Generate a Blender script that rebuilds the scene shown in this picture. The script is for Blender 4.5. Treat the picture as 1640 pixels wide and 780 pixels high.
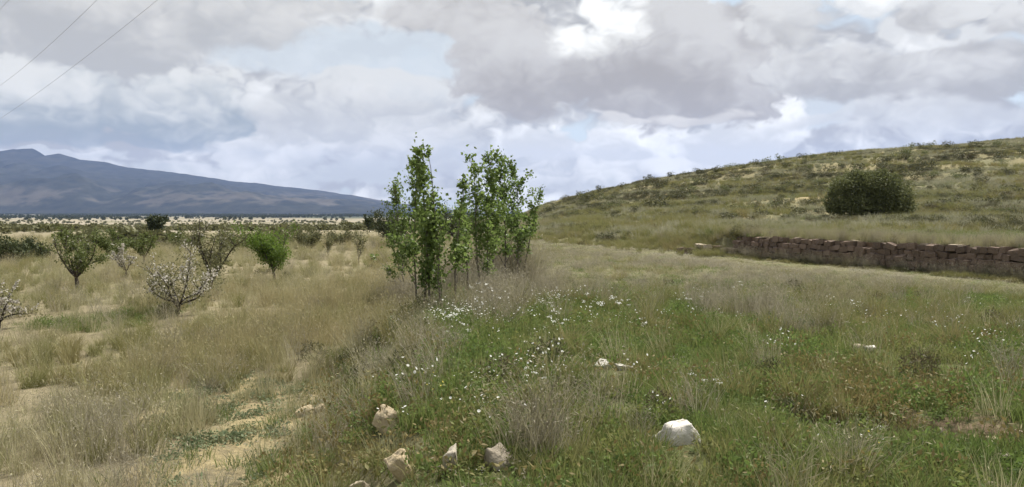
import bpy, math, random
import numpy as np

for o in list(bpy.data.objects):
    bpy.data.objects.remove(o, do_unlink=True)
scene = bpy.context.scene
C = scene.collection
R = math.radians

# ------------------------------------------------------------------ camera
F = 1263.0            # focal length in photo pixels (photo is 1640 x 780)
CX, CY, HORIZON = 820.0, 390.0, 338.0
PITCH = math.atan((CY - HORIZON) / F)
CAM_Z = 2.0
cam_data = bpy.data.cameras.new('camera')
cam_data.sensor_width = 36.0
cam_data.lens = 36.0 * F / 1640.0
cam_data.clip_start = 0.05
cam_data.clip_end = 40000.0
cam = bpy.data.objects.new('camera', cam_data)
C.objects.link(cam)
cam.location = (0, 0, CAM_Z)
cam.rotation_euler = (math.pi / 2 - PITCH, 0, 0)
scene.camera = cam

# ------------------------------------------------------------------ node helpers
class V:
    """a socket with arithmetic"""
    def __init__(s, nt, sock): s.nt, s.s = nt, sock
    def _m(s, op, *a, **k): return nmath(s.nt, op, s, *a, **k)
    def __add__(s, b): return s._m('ADD', b)
    __radd__ = __add__
    def __sub__(s, b): return s._m('SUBTRACT', b)
    def __rsub__(s, b): return nmath(s.nt, 'SUBTRACT', b, s)
    def __mul__(s, b): return s._m('MULTIPLY', b)
    __rmul__ = __mul__
    def __truediv__(s, b): return s._m('DIVIDE', b)

def plug(nt, inp, v):
    if isinstance(v, V): nt.links.new(v.s, inp)
    elif isinstance(v, (tuple, list)):
        n = len(inp.default_value)
        inp.default_value = tuple(v)[:n] if len(v) >= n else tuple(v) + (1.0,) * (n - len(v))
    else: inp.default_value = v

def nmath(nt, op, *a, clamp=False):
    n = nt.nodes.new('ShaderNodeMath'); n.operation = op; n.use_clamp = clamp
    for i, v in enumerate(a): plug(nt, n.inputs[i], v)
    return V(nt, n.outputs[0])

def nvec(nt, op, a, b=None):
    n = nt.nodes.new('ShaderNodeVectorMath'); n.operation = op
    plug(nt, n.inputs[0], a)
    if b is not None: plug(nt, n.inputs[3] if op == 'SCALE' else n.inputs[1], b)
    return V(nt, n.outputs['Value'] if op in ('LENGTH', 'DOT_PRODUCT', 'DISTANCE') else n.outputs[0])

def nnoise(nt, vec, scale, detail=6, rough=0.55, dist=0.0, color=False):
    n = nt.nodes.new('ShaderNodeTexNoise')
    plug(nt, n.inputs['Vector'], vec)
    n.inputs['Scale'].default_value = scale
    n.inputs['Detail'].default_value = detail
    n.inputs['Roughness'].default_value = rough
    n.inputs['Distortion'].default_value = dist
    return V(nt, n.outputs['Color' if color else 'Fac'])

def nstep(nt, x, a, b, lo=0.0, hi=1.0):
    n = nt.nodes.new('ShaderNodeMapRange'); n.interpolation_type = 'SMOOTHSTEP'
    plug(nt, n.inputs[0], x)
    for i, v in zip((1, 2, 3, 4), (a, b, lo, hi)): plug(nt, n.inputs[i], v)
    return V(nt, n.outputs[0])

def nmix(nt, f, a, b):
    n = nt.nodes.new('ShaderNodeMix'); n.data_type = 'RGBA'
    plug(nt, n.inputs[0], f); plug(nt, n.inputs[6], a); plug(nt, n.inputs[7], b)
    return V(nt, n.outputs[2])

def nsep(nt, v):
    n = nt.nodes.new('ShaderNodeSeparateXYZ'); plug(nt, n.inputs[0], v)
    return [V(nt, n.outputs[i]) for i in range(3)]

def ncomb(nt, x, y, z):
    n = nt.nodes.new('ShaderNodeCombineXYZ')
    for i, v in enumerate((x, y, z)): plug(nt, n.inputs[i], v)
    return V(nt, n.outputs[0])

# ------------------------------------------------------------------ sky
SUN_AZ, SUN_EL = R(38), R(54)           # sun high, ahead and to the right, behind thin cloud
world = bpy.data.worlds.new('World'); scene.world = world; world.use_nodes = True
nt = world.node_tree; nt.nodes.clear()
out = nt.nodes.new('ShaderNodeOutputWorld')
bg = nt.nodes.new('ShaderNodeBackground'); bg.inputs['Strength'].default_value = 0.058
sky = nt.nodes.new('ShaderNodeTexSky'); sky.sky_type = 'NISHITA'; sky.sun_disc = False
sky.sun_elevation = SUN_EL; sky.sun_rotation = SUN_AZ
sky.air_density = 1.0; sky.dust_density = 1.5; sky.ozone_density = 1.0
tc = nt.nodes.new('ShaderNodeTexCoord')
D = V(nt, tc.outputs['Generated'])
dx, dy, dz = nsep(nt, D)
# angular coordinates of the direction (in radians), wobbled so that cloud edges billow
az = nmath(nt, 'ARCTAN2', dx, dy)
el = nmath(nt, 'ARCSINE', dz)
Dn = nvec(nt, 'MULTIPLY', D, (1.0, 1.0, 1.7))
def nfin(vec, sc):
    return nnoise(nt, vec, sc, 0, 0.5)
def billow(vec):
    """cauliflower lumps: folded noise at three sizes"""
    b = None
    for sc, am in ((5.5, 1.0), (12.0, 0.55), (27.0, 0.34), (58.0, 0.20)):
        q = nmath(nt, 'ABSOLUTE', nmath(nt, 'MULTIPLY_ADD', nfin(vec, sc), 2.0, -1.0))
        b = nmath(nt, 'MULTIPLY', q, am) if b is None else nmath(nt, 'MULTIPLY_ADD', q, am, b)
    return b                                   # about 0 .. 0.9, mean near 0.35
warp = nnoise(nt, Dn, 5.0, 1, 0.5, color=True)
warp2 = nnoise(nt, Dn, 16.0, 2, 0.6, color=True)
w1 = nvec(nt, 'SUBTRACT', warp, (0.5, 0.5, 0.5)); w2 = nvec(nt, 'SUBTRACT', warp2, (0.5, 0.5, 0.5))
P = nvec(nt, 'ADD', ncomb(nt, az, el, 0.0), nvec(nt, 'MULTIPLY', w1, (0.14, 0.07, 0.0)))
P = nvec(nt, 'ADD', P, nvec(nt, 'MULTIPLY', w2, (0.05, 0.035, 0.0)))
_, elw, _ = nsep(nt, P)
n_big = nnoise(nt, nvec(nt, 'ADD', Dn, nvec(nt, 'SCALE', w1, 0.22)), 3.2, 3, 0.55)
n_mid = nnoise(nt, nvec(nt, 'ADD', Dn, nvec(nt, 'SCALE', w2, 0.10)), 8.0, 3, 0.52)
Dp = nvec(nt, 'ADD', nvec(nt, 'MULTIPLY', D, (1.0, 1.0, 1.35)), nvec(nt, 'SCALE', w2, 0.05))
puff = billow(Dp)
relief = puff - billow(nvec(nt, 'ADD', Dp, (0.016, 0.0, 0.042)))       # the lit side of a billow is up and to the right
fine = nnoise(nt, Dp, 40.0, 3, 0.6)

def ang(px, py):
    u, v = (px - CX) / F, (HORIZON - py) / F
    return math.atan(u), math.atan2(v, math.hypot(1, u))

K = 10.0                                  # colours below are radiance; background strength is about 0.1
def c10(c): return tuple(x * K for x in c)

nn = (n_mid - 0.5) * 0.8 + (puff - 0.40) * 0.75 + (fine - 0.5) * 0.55
nm3 = (n_mid - 0.5) * 1.5 + relief * 1.9 + (puff - 0.40) * 0.6 + (fine - 0.5) * 0.7
elp = elw * F
def field(ells):
    f = None
    for (px, py, rx, ry) in ells:
        a, e = ang(px, py)
        n = nt.nodes.new('ShaderNodeVectorMath'); n.operation = 'MULTIPLY_ADD'
        plug(nt, n.inputs[0], P); n.inputs[1].default_value = (F / rx, F / ry, 0); n.inputs[2].default_value = (-a * F / rx, -e * F / ry, 0)
        d = nvec(nt, 'LENGTH', V(nt, n.outputs[0]))
        f = d if f is None else nmath(nt, 'SMOOTH_MIN', f, d, 0.25)
    return f

def cloud(col, ells, top, bot, y_top, y_bot, soft=0.45, rag=0.9, amt=1.0, mott=0.35):
    m = nstep(nt, nmath(nt, 'MULTIPLY_ADD', nn, -rag, field(ells)), 1.0, 1.0 - soft * 0.62, 0.0, amt)
    h = float(y_bot - y_top)
    t = nmath(nt, 'MULTIPLY_ADD', nm3, mott, nmath(nt, 'MULTIPLY_ADD', elp, 1 / h, -(HORIZON - y_bot) / h))
    return nmix(nt, m, col, nmix(nt, nstep(nt, t, -0.1, 1.1), c10(bot), c10(top)))

blue = nvec(nt, 'ADD', nvec(nt, 'SCALE', V(nt, sky.outputs[0]), 0.22), c10((0.475, 0.52, 0.57)))
# broken cumulus all over the sky: grey bases, white lit billows, a few pale blue gaps
cov = nmix(nt, nstep(nt, nm3 + (n_big - 0.5) * -1.5, -0.6, 0.9), c10((0.45, 0.45, 0.47)), c10((0.80, 0.80, 0.805)))
col = nmix(nt, nstep(nt, n_big + (n_mid - 0.5) * 0.35 + (puff - 0.36) * 0.15, 0.36, 0.46), blue, cov)
# pale blue openings
col = cloud(col, [(480, 95, 170, 45), (690, 95, 110, 40), (590, 110, 150, 45), (1310, 175, 60, 40)], (0.58, 0.625, 0.68), (0.60, 0.635, 0.68), 40, 160, 0.5, 0.7, 0.85, 0.1)
# masses of the picture, far ones first
col = cloud(col, [(620, 235, 160, 50), (780, 255, 140, 50), (480, 215, 110, 40), (880, 240, 120, 60)], (0.66, 0.66, 0.67), (0.53, 0.535, 0.555), 190, 300, 0.6, 0.8, 0.85, 0.5)
col = cloud(col, [(330, 262, 230, 20), (520, 272, 130, 26), (80, 240, 150, 9), (430, 235, 70, 34), (620, 290, 120, 22)], (0.74, 0.74, 0.75), (0.55, 0.565, 0.59), 225, 290, 0.6, 1.0, 0.85, 0.5)
col = cloud(col, [(60, 40, 200, 70), (270, 30, 230, 60), (420, 15, 170, 30), (170, 100, 120, 40)], (0.63, 0.62, 0.62), (0.48, 0.48, 0.495), 0, 110, 0.6, 0.8, 0.95, 0.45)
col = cloud(col, [(200, 175, 190, 48), (290, 150, 100, 45), (80, 160, 110, 45), (350, 185, 90, 35)], (0.70, 0.70, 0.70), (0.37, 0.405, 0.445), 140, 228, 0.45, 0.9, 0.95, 0.42)
col = cloud(col, [(20, 205, 160, 22), (190, 219, 170, 13)], (0.43, 0.455, 0.485), (0.35, 0.385, 0.43), 190, 225, 0.8, 0.7, 0.75, 0.3)
col = cloud(col, [(590, 140, 110, 22), (600, 175, 130, 35), (520, 190, 90, 30)], (0.68, 0.675, 0.675), (0.52, 0.525, 0.545), 125, 210, 0.5, 0.9, 0.85, 0.45)
col = cloud(col, [(1010, 225, 90, 34), (1190, 190, 85, 65), (1130, 225, 110, 40), (900, 225, 110, 35), (1230, 230, 70, 30)], (0.92, 0.92, 0.93), (0.62, 0.625, 0.645), 120, 255, 0.4, 1.0, 0.95, 0.5)
col = cloud(col, [(920, 285, 130, 18), (1010, 262, 120, 22), (1080, 260, 90, 20)], (0.78, 0.775, 0.775), (0.53, 0.535, 0.555), 245, 305, 0.6, 0.9, 0.8, 0.45)
col = cloud(col, [(740, 25, 110, 45), (830, 80, 110, 60), (920, 140, 185, 46), (1080, 110, 180, 74), (1180, 60, 140, 60), (1080, 30, 80, 50)],
            (0.60, 0.59, 0.595), (0.415, 0.395, 0.395), -10, 185, 0.42, 0.85, 0.97, 0.36)
col = cloud(col, [(992, 18, 44, 50), (955, 66, 50, 36)], (1.0, 1.0, 0.99), (0.72, 0.715, 0.71), 0, 100, 1.5, 1.2, 0.97, 0.5)
col = cloud(col, [(1105, 170, 62, 12), (1010, 178, 60, 9)], (0.76, 0.74, 0.725), (0.60, 0.58, 0.575), 155, 190, 0.9, 0.9, 0.8, 0.4)
col = cloud(col, [(1410, 60, 60, 32), (1360, 15, 60, 30), (1560, 55, 50, 32), (1480, 95, 80, 30)], (0.95, 0.95, 0.95), (0.66, 0.66, 0.67), 0, 130, 0.6, 1.1, 0.95, 0.5)
col = cloud(col, [(1270, 45, 60, 60), (1300, 110, 80, 35), (1420, 130, 140, 40), (1590, 125, 120, 60), (1480, 25, 60, 30), (1630, 30, 60, 40)],
            (0.66, 0.655, 0.66), (0.44, 0.43, 0.435), 50, 178, 0.5, 1.0, 0.95, 0.42)
col = cloud(col, [(1350, 185, 130, 16), (1560, 195, 180, 22)], (0.70, 0.70, 0.71), (0.57, 0.575, 0.595), 165, 220, 0.8, 0.8, 0.75, 0.4)
col = nvec(nt, 'MAXIMUM', nvec(nt, 'ADD', nvec(nt, 'SCALE', nvec(nt, 'SUBTRACT', col, (6.0, 6.0, 6.05)), 1.22), (5.82, 5.82, 5.52)), (0.5, 0.5, 0.5))
plug(nt, bg.inputs['Color'], col)
nt.links.new(bg.outputs[0], out.inputs['Surface'])
world.cycles.sampling_method = 'MANUAL'; world.cycles.sample_map_resolution = 256

# ------------------------------------------------------------------ sun, exposure
sl = bpy.data.lights.new('sun', 'SUN'); sl.energy = 4.2; sl.angle = R(10); sl.color = (1.0, 0.955, 0.88)
sun = bpy.data.objects.new('sun', sl); C.objects.link(sun)
sun.rotation_euler = (math.pi / 2 - SUN_EL, 0, math.pi - SUN_AZ)
vs = scene.view_settings
vs.view_transform = 'Standard'; vs.look = 'None'; vs.gamma = 1.0; vs.exposure = 1.05; vs.use_curve_mapping = False
cy = scene.cycles
cy.max_bounces = 6; cy.diffuse_bounces = 3; cy.transmission_bounces = 3; cy.transparent_max_bounces = 8; cy.volume_bounces = 1
cy.glossy_bounces = 2; cy.caustics_reflective = False; cy.caustics_refractive = False

# ------------------------------------------------------------------ numeric noise and terrain
def _hash(i, j, s):
    n = (i.astype(np.int64) * 374761393 + j.astype(np.int64) * 668265263 + s * 1442695041) & 0x7fffffff
    n = ((n ^ (n >> 13)) * 1274126177) & 0x7fffffff
    return ((n ^ (n >> 16)) & 0xffff) / 65535.0

def vnoise(x, y, s=0):
    xi, yi = np.floor(x), np.floor(y)
    fx, fy = x - xi, y - yi
    fx = fx * fx * (3 - 2 * fx); fy = fy * fy * (3 - 2 * fy)
    a, b = _hash(xi, yi, s), _hash(xi + 1, yi, s)
    c, d = _hash(xi, yi + 1, s), _hash(xi + 1, yi + 1, s)
    return (a * (1 - fx) + b * fx) * (1 - fy) + (c * (1 - fx) + d * fx) * fy

def fbm(x, y, size, octv=4, s=0):
    t, a, n = 0.0, 1.0, 0.0
    for o in range(octv):
        t = t + a * vnoise(x / size + 17.3 * o, y / size - 9.1 * o, s + o); n += a
        a *= 0.5; size *= 0.5
    return t / n

def ss(x, a, b):
    t = np.clip((x - a) / (b - a), 0, 1)
    return t * t * (3 - 2 * t)

WA, WB = np.array((9.8, 35.0)), np.array((14.6, 22.5))      # line of the terrace wall
WD = (WB - WA) / np.linalg.norm(WB - WA)
WN = np.array((-WD[1], WD[0]))                                # points behind the wall
if WN[1] < 0: WN = -WN

def behind(x, y): return (x - WA[0]) * WN[0] + (y - WA[1]) * WN[1]
def crest(y): return np.interp(y, [0, 6, 11, 15.6, 22, 35, 60, 120], [-0.3, -0.4, -0.9, -1.3, -0.2, 0.5, 1.0, 2.0])
def toe(y): return np.interp(y, [0, 6, 11, 20, 26, 35, 60, 120], [-2.4, -2.6, -3.0, -3.0, -2.4, -2.0, -3.0, -6.0])

def hill_base(x, y):
    g = np.clip((y - 54) / 98, 0, 1)
    prof = g * (1.16 - 0.16 * g) * (1 - ss(y, 190, 650))
    hill = np.interp(x, [-40, -8, 6, 17, 29, 43, 57, 69, 81, 97, 130, 200, 400], [0, 0.6, 2.6, 5.0, 7.3, 9.9, 11.8, 13.0, 13.8, 15.0, 17, 19, 19])
    return hill * prof

def H(x, y, micro=True):
    x = np.asarray(x, float); y = np.asarray(y, float)
    r = np.hypot(x, y)
    wob = (fbm(x, y, 3.0, 3, 5) - 0.5) * 0.9
    t, c = toe(y) + wob, crest(y) + wob
    s = ss((x - t) / (c - t), 0, 1)
    z = -0.7 * (1 - s)
    z = z + 0.16 * np.exp(-((x - c - 0.2) / 0.9) ** 2) * ss(y, 4, 8) * (1 - ss(y, 20, 30))
    # left field and valley falling away
    z = z + np.interp(y, [0, 60, 120, 300, 600, 1500, 3000, 9000], [0, 0, -0.5, -4, -8.5, -12.5, -14.5, -14.5])
    sd = behind(x, y)
    hard = ss(x, 9.0, 10.0)
    st = hard * ss(sd, 0.12, 0.34) * 1.04 + (1 - hard) * ss(sd + (fbm(x, y, 3, 2, 14) - .5) * 1.6, -1.0, 2.6) * 0.7
    rt = ss(x, 0.0, 7.0) * (1 - ss(y, 250, 500))
    z = z + rt * (0.92 * st + 0.012 * np.clip(sd, 0, 30) + 0.30 * ss(sd + (fbm(x, y, 8, 2, 3) - .5) * 2, 13, 14.5) + 0.3 * ss(sd + (fbm(x, y, 8, 2, 8) - .5) * 3, 27, 29))
    hb = hill_base(x, y)
    # old terraces on the slope, low lumps
    ter = 3.0
    u = hb / 1.5 + (fbm(x, y, 34, 2, 9) - .5) * 1.3; hb = hb + 0.85 * (ss(u - np.floor(u), 0.55, 0.95) - (u - np.floor(u))) * ss(hb, 0.3, 1.5) * (1 - ss(hb, 9, 13))
    z = z + hb + (fbm(x, y, 14, 3, 21) - 0.5) * 1.3 * ss(hb, 0.3, 2.5)
    # shallow scoured hollow at lower right
    q = (y - (8.9 - 0.42 * x)); al = x
    z = z - 0.50 * np.exp(-(q / 0.42) ** 2) * ss(al, 2.2, 3.2) * (1 - ss(al, 7, 9)) * ss(y, 3, 5)
    if micro:
        z = z + (fbm(x, y, 7, 3, 31) - .5) * 0.22 * ss(r, 3, 12) + (fbm(x, y, 1.3, 3, 41) - .5) * 0.12 * ss(r, 2, 6) * (1 - ss(r, 60, 120))
        z = z + (fbm(x, y, 120, 3, 51) - .5) * 3.0 * ss(y, 150, 500)
    return z

def ray(px, py):
    u, v = (px - CX) / F, (CY - py) / F
    d = np.array((u, math.cos(PITCH) + v * math.sin(PITCH), -math.sin(PITCH) + v * math.cos(PITCH)))
    return d
_T = np.geomspace(2.5, 9000, 6000)
def G(px, py):
    """ground point seen at photo pixel"""
    d = ray(px, py)
    p = d[None, :] * _T[:, None]
    hit = np.nonzero(p[:, 2] + CAM_Z < H(p[:, 0], p[:, 1]))[0]
    i = hit[0] if len(hit) else len(_T) - 1
    x, y = p[i, 0], p[i, 1]
    return np.array((x, y, float(H(x, y))))
def at(px, dist):
    x = (px - CX) / F * dist
    return np.array((x, dist, float(H(x, dist))))

def patch(x, y, spec):
    """soft world-space patches on the ground; spec = list of (px, py, rx, ry)"""
    m = np.zeros_like(x)
    for (px, py, rx, ry) in spec:
        c = G(px, py)
        a = abs(G(px + rx, py)[0] - c[0]) + 1e-6
        b = max((G(px, py - ry)[1] - G(px, min(py + ry, 1200))[1]) / 2, 0.3)
        d = np.hypot((x - c[0]) / a, (y - c[1]) / b)
        m = np.maximum(m, 1 - ss(d + (fbm(x, y, 1.6, 3, 77) - .5) * 0.9, 0.55, 1.15))
    return m

# ------------------------------------------------------------------ materials
def new_mat(name):
    m = bpy.data.materials.new(name); m.use_nodes = True
    t = m.node_tree; t.nodes.clear()
    o = t.nodes.new('ShaderNodeOutputMaterial')
    return m, t, o

def plant_mat(name, ca, cb, cc=None, trans=0.3, rough=0.7, nscale=0.6):
    """two or three tone plant matter: tone per blade or leaf (attribute v), per clump and by a soft ground pattern"""
    m, t, o = new_mat(name)
    at_ = t.nodes.new('ShaderNodeAttribute'); at_.attribute_name = 'v'
    oi = t.nodes.new('ShaderNodeObjectInfo')
    ge = t.nodes.new('ShaderNodeNewGeometry')
    pos = V(t, ge.outputs['Position'])
    nz = nnoise(t, pos, nscale, 3, 0.6)
    f = nmath(t, 'ADD', V(t, at_.outputs['Fac']) * 0.5 + V(t, oi.outputs['Random']) * 0.3, (nz - 0.5) * 0.9, clamp=True)
    col = nmix(t, f, ca, cb)
    if cc is not None:
        n2 = nnoise(t, pos, nscale * 0.37, 2, 0.5)
        col = nmix(t, nstep(t, n2 + (V(t, oi.outputs['Random']) - 0.5) * 0.4, 0.5, 0.68, 0, 0.8), col, cc)
    p = t.nodes.new('ShaderNodeBsdfPrincipled')
    plug(t, p.inputs['Base Color'], col)
    p.inputs['Roughness'].default_value = rough
    p.inputs['Specular IOR Level'].default_value = 0.25
    tr = t.nodes.new('ShaderNodeBsdfTranslucent'); plug(t, tr.inputs['Color'], col)
    mx = t.nodes.new('ShaderNodeMixShader'); mx.inputs[0].default_value = trans
    t.links.new(p.outputs[0], mx.inputs[1]); t.links.new(tr.outputs[0], mx.inputs[2])
    t.links.new(mx.outputs[0], o.inputs['Surface'])
    return m

def solid_mat(name, ca, cb, scale=6.0, rough=0.9, bump=0.3, cc=None, spec=0.2, coord='Object', dist=0.02):
    m, t, o = new_mat(name)
    if coord == 'Object':
        tcn = t.nodes.new('ShaderNodeTexCoord'); vec = V(t, tcn.outputs['Object'])
        oi = t.nodes.new('ShaderNodeObjectInfo')
        vec = nvec(t, 'ADD', vec, nvec(t, 'SCALE', (13.0, 7.0, 5.0), V(t, oi.outputs['Random'])))
        rnd = V(t, oi.outputs['Random'])
    else:
        ge = t.nodes.new('ShaderNodeNewGeometry'); vec = V(t, ge.outputs['Position']); rnd = None
    n1 = nnoise(t, vec, scale, 6, 0.62); n2 = nnoise(t, vec, scale * 5, 5, 0.65)
    f = nmath(t, 'ADD', (n1 - 0.5) * 1.6 + (n2 - 0.5) * 0.9, 0.5, clamp=True)
    if rnd is not None: f = nmath(t, 'ADD', f, (rnd - 0.5) * 0.7, clamp=True)
    col = nmix(t, f, ca, cb)
    if cc is not None:
        n3 = nnoise(t, vec, scale * 1.7, 5, 0.7)
        col = nmix(t, nstep(t, n3, 0.53, 0.66, 0, 0.85), col, cc)
    p = t.nodes.new('ShaderNodeBsdfPrincipled')
    plug(t, p.inputs['Base Color'], col); p.inputs['Roughness'].default_value = rough
    p.inputs['Specular IOR Level'].default_value = spec
    b = t.nodes.new('ShaderNodeBump'); b.inputs['Strength'].default_value = bump; b.inputs['Distance'].default_value = dist
    plug(t, b.inputs['Height'], n1 + n2 * 0.5)
    t.links.new(b.outputs[0], p.inputs['Normal'])
    t.links.new(p.outputs[0], o.inputs['Surface'])
    return m

M = {}
M['straw'] = plant_mat('straw grass', (0.32, 0.295, 0.17), (0.48, 0.44, 0.285), (0.245, 0.25, 0.11))
M['gold'] = plant_mat('golden dry grass', (0.29, 0.25, 0.13), (0.44, 0.39, 0.23), (0.235, 0.23, 0.10))
M['olive'] = plant_mat('olive bunch grass', (0.16, 0.165, 0.055), (0.30, 0.28, 0.125), (0.25, 0.215, 0.10))
M['green'] = plant_mat('green grass', (0.092, 0.135, 0.032), (0.195, 0.235, 0.078), (0.23, 0.21, 0.09), trans=0.42)
M['herb'] = plant_mat('green herb leaves', (0.09, 0.14, 0.034), (0.185, 0.24, 0.07), (0.18, 0.18, 0.06), trans=0.42)
M['grey'] = plant_mat('grey dry stalks', (0.25, 0.225, 0.16), (0.43, 0.39, 0.30), (0.29, 0.265, 0.15))
M['rust'] = plant_mat('rusty low weeds', (0.15, 0.12, 0.045), (0.265, 0.215, 0.09), (0.17, 0.165, 0.06))
M['scrub'] = plant_mat('dark scrub leaves', (0.055, 0.06, 0.025), (0.13, 0.125, 0.06), (0.10, 0.085, 0.045))
M['hillscrub'] = plant_mat('hill scrub leaves', (0.045, 0.05, 0.022), (0.12, 0.115, 0.05), None, nscale=0.15)
M['hillstraw'] = plant_mat('hill straw grass', (0.265, 0.26, 0.175), (0.40, 0.38, 0.27), (0.18, 0.195, 0.10), nscale=0.12)
M['teal'] = plant_mat('bluish ground herb', (0.125, 0.165, 0.085), (0.215, 0.25, 0.145), (0.23, 0.215, 0.11))
M['petal'] = plant_mat('white petals', (0.75, 0.75, 0.70), (0.85, 0.85, 0.82), trans=0.35)
M['blossom'] = plant_mat('pale blossom', (0.42, 0.39, 0.34), (0.62, 0.585, 0.52), trans=0.3)
M['yellow'] = plant_mat('yellow petals', (0.60, 0.50, 0.08), (0.70, 0.58, 0.12))
M['poplar'] = plant_mat('poplar leaves', (0.09, 0.14, 0.032), (0.22, 0.285, 0.085), trans=0.5, rough=0.45, nscale=2.2)
M['almond'] = plant_mat('almond leaves', (0.085, 0.11, 0.03), (0.165, 0.19, 0.065), trans=0.35, nscale=1.2)
M['bright'] = plant_mat('fresh almond leaves', (0.085, 0.14, 0.02), (0.16, 0.23, 0.045), trans=0.45, nscale=1.2)
M['dull'] = plant_mat('grey green leaves', (0.10, 0.105, 0.045), (0.19, 0.185, 0.09), trans=0.3)
M['dark'] = plant_mat('dark evergreen leaves', (0.035, 0.048, 0.02), (0.085, 0.10, 0.04), trans=0.15, nscale=0.8)
M['olivebush'] = plant_mat('olive bush leaves', (0.08, 0.095, 0.036), (0.19, 0.20, 0.085), trans=0.3, nscale=0.6)
M['bark'] = solid_mat('grey brown bark', (0.085, 0.07, 0.055), (0.19, 0.165, 0.135), 14, 0.95, 0.5)
M['darkbark'] = solid_mat('dark almond bark', (0.035, 0.028, 0.022), (0.085, 0.07, 0.058), 14, 0.95, 0.5)
M['twig'] = solid_mat('dry twig', (0.13, 0.11, 0.09), (0.26, 0.23, 0.20), 14, 0.95, 0.3)
M['limestone'] = solid_mat('white limestone', (0.44, 0.41, 0.36), (0.66, 0.63, 0.57), 5, 0.9, 0.9, (0.27, 0.235, 0.175), dist=0.04)
M['ochrestone'] = solid_mat('ochre stone', (0.33, 0.245, 0.13), (0.55, 0.46, 0.32), 5, 0.9, 0.9, (0.22, 0.19, 0.12), dist=0.04)
M['greystone'] = solid_mat('grey lichened stone', (0.25, 0.215, 0.165), (0.46, 0.41, 0.33), 6, 0.92, 0.9, (0.13, 0.11, 0.08), dist=0.04)
M['redstone'] = solid_mat('reddish wall stone', (0.085, 0.062, 0.048), (0.20, 0.145, 0.112), 5, 0.95, 0.8, (0.10, 0.085, 0.066))
M['palestone'] = solid_mat('pale coping stone', (0.26, 0.215, 0.155), (0.46, 0.39, 0.30), 5, 0.95, 0.6, (0.20, 0.17, 0.12))
M['earth'] = solid_mat('red brown earth', (0.10, 0.065, 0.042), (0.19, 0.13, 0.085), 3, 1.0, 0.6)
M['cable'] = solid_mat('cable', (0.24, 0.24, 0.25), (0.30, 0.30, 0.31), 3, 0.6, 0.0)

# ------------------------------------------------------------------ mesh helpers
def mesh_obj(name, verts, faces, mat, parent=None, v=None, smooth=False, link=True):
    """faces: an index array, or a list of index arrays (tris and quads may be mixed)"""
    me = bpy.data.meshes.new(name)
    verts = np.asarray(verts, np.float32)
    fl = faces if isinstance(faces, list) else [faces]
    fl = [np.asarray(f, np.int32) for f in fl]
    loops = np.concatenate([f.ravel() for f in fl])
    sizes = np.concatenate([np.full(len(f), f.shape[1], np.int32) for f in fl])
    me.vertices.add(len(verts)); me.vertices.foreach_set('co', verts.ravel())
    me.loops.add(len(loops)); me.loops.foreach_set('vertex_index', loops)
    me.polygons.add(len(sizes)); me.polygons.foreach_set('loop_start', np.concatenate([[0], np.cumsum(sizes)[:-1]]).astype(np.int32))
    me.update(calc_edges=True)
    if v is not None:
        a = me.attributes.new('v', 'FLOAT', 'POINT'); a.data.foreach_set('value', np.asarray(v, np.float32))
    if smooth: me.polygons.foreach_set('use_smooth', np.ones(len(me.polygons), bool))
    me.materials.append(mat)
    o = bpy.data.objects.new(name, me)
    if link: C.objects.link(o)
    if parent: o.parent = parent
    return o

def tag(o, label, cat=None, group=None, kind=None):
    o['label'] = label
    if cat: o['category'] = cat
    if group: o['group'] = group
    if kind: o['kind'] = kind
    return o

def empty(name, loc, label, cat, group=None, rz=0.0):
    o = bpy.data.objects.new(name, None); C.objects.link(o)
    o.location = tuple(float(q) for q in loc); o.rotation_euler = (0, 0, rz); o.empty_display_size = 0.3
    return tag(o, label, cat, group)

def copy_tree(o, parent=None):
    c = o.copy(); C.objects.link(c); c.parent = parent
    for ch in list(o.children): copy_tree(ch, c)
    return c

class MB:
    def __init__(s): s.v, s.f, s.a, s.n = [], [], [], 0
    def add(s, verts, faces, v=None):
        verts = np.asarray(verts, float)
        s.v.append(verts); s.f.append(np.asarray(faces, np.int64) + s.n)
        s.a.append(np.full(len(verts), 0.5) if v is None else np.broadcast_to(np.asarray(v, float), (len(verts),)))
        s.n += len(verts)
    def build(s, name, mat, parent=None, smooth=False, link=True):
        return mesh_obj(name, np.concatenate(s.v), list(s.f), mat, parent, np.concatenate(s.a), smooth, link)

def tube(mb, pts, rad, sides=5, v=0.5):
    pts = np.asarray(pts, float); rad = np.asarray(rad, float); k = len(pts)
    tg = np.gradient(pts, axis=0); tg /= np.linalg.norm(tg, axis=1)[:, None] + 1e-9
    ref = np.array((0.31, 0.17, 0.93)) if abs(tg[0][2]) < 0.8 else np.array((0.95, 0.2, 0.1))
    a = np.cross(tg, ref); a /= np.linalg.norm(a, axis=1)[:, None] + 1e-9
    b = np.cross(tg, a)
    th = np.linspace(0, 2 * np.pi, sides, endpoint=False)
    vv = pts[:, None, :] + rad[:, None, None] * (np.cos(th)[None, :, None] * a[:, None, :] + np.sin(th)[None, :, None] * b[:, None, :])
    i = np.arange(k - 1)[:, None] * sides; j = np.arange(sides)[None, :]; j2 = (j + 1) % sides
    f = np.stack([i + j, i + j2, i + sides + j2, i + sides + j], -1).reshape(-1, 4)
    mb.add(vv.reshape(-1, 3), f, v)

def rot_frames(n, rng, up=0.0):
    """random orthonormal frames; 'up' pulls the first axis upward"""
    a = rng.normal(size=(n, 3)); a[:, 2] += up; a /= np.linalg.norm(a, axis=1)[:, None]
    b = rng.normal(size=(n, 3)); b -= (a * b).sum(1)[:, None] * a; b /= np.linalg.norm(b, axis=1)[:, None]
    return a, b, np.cross(a, b)

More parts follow.
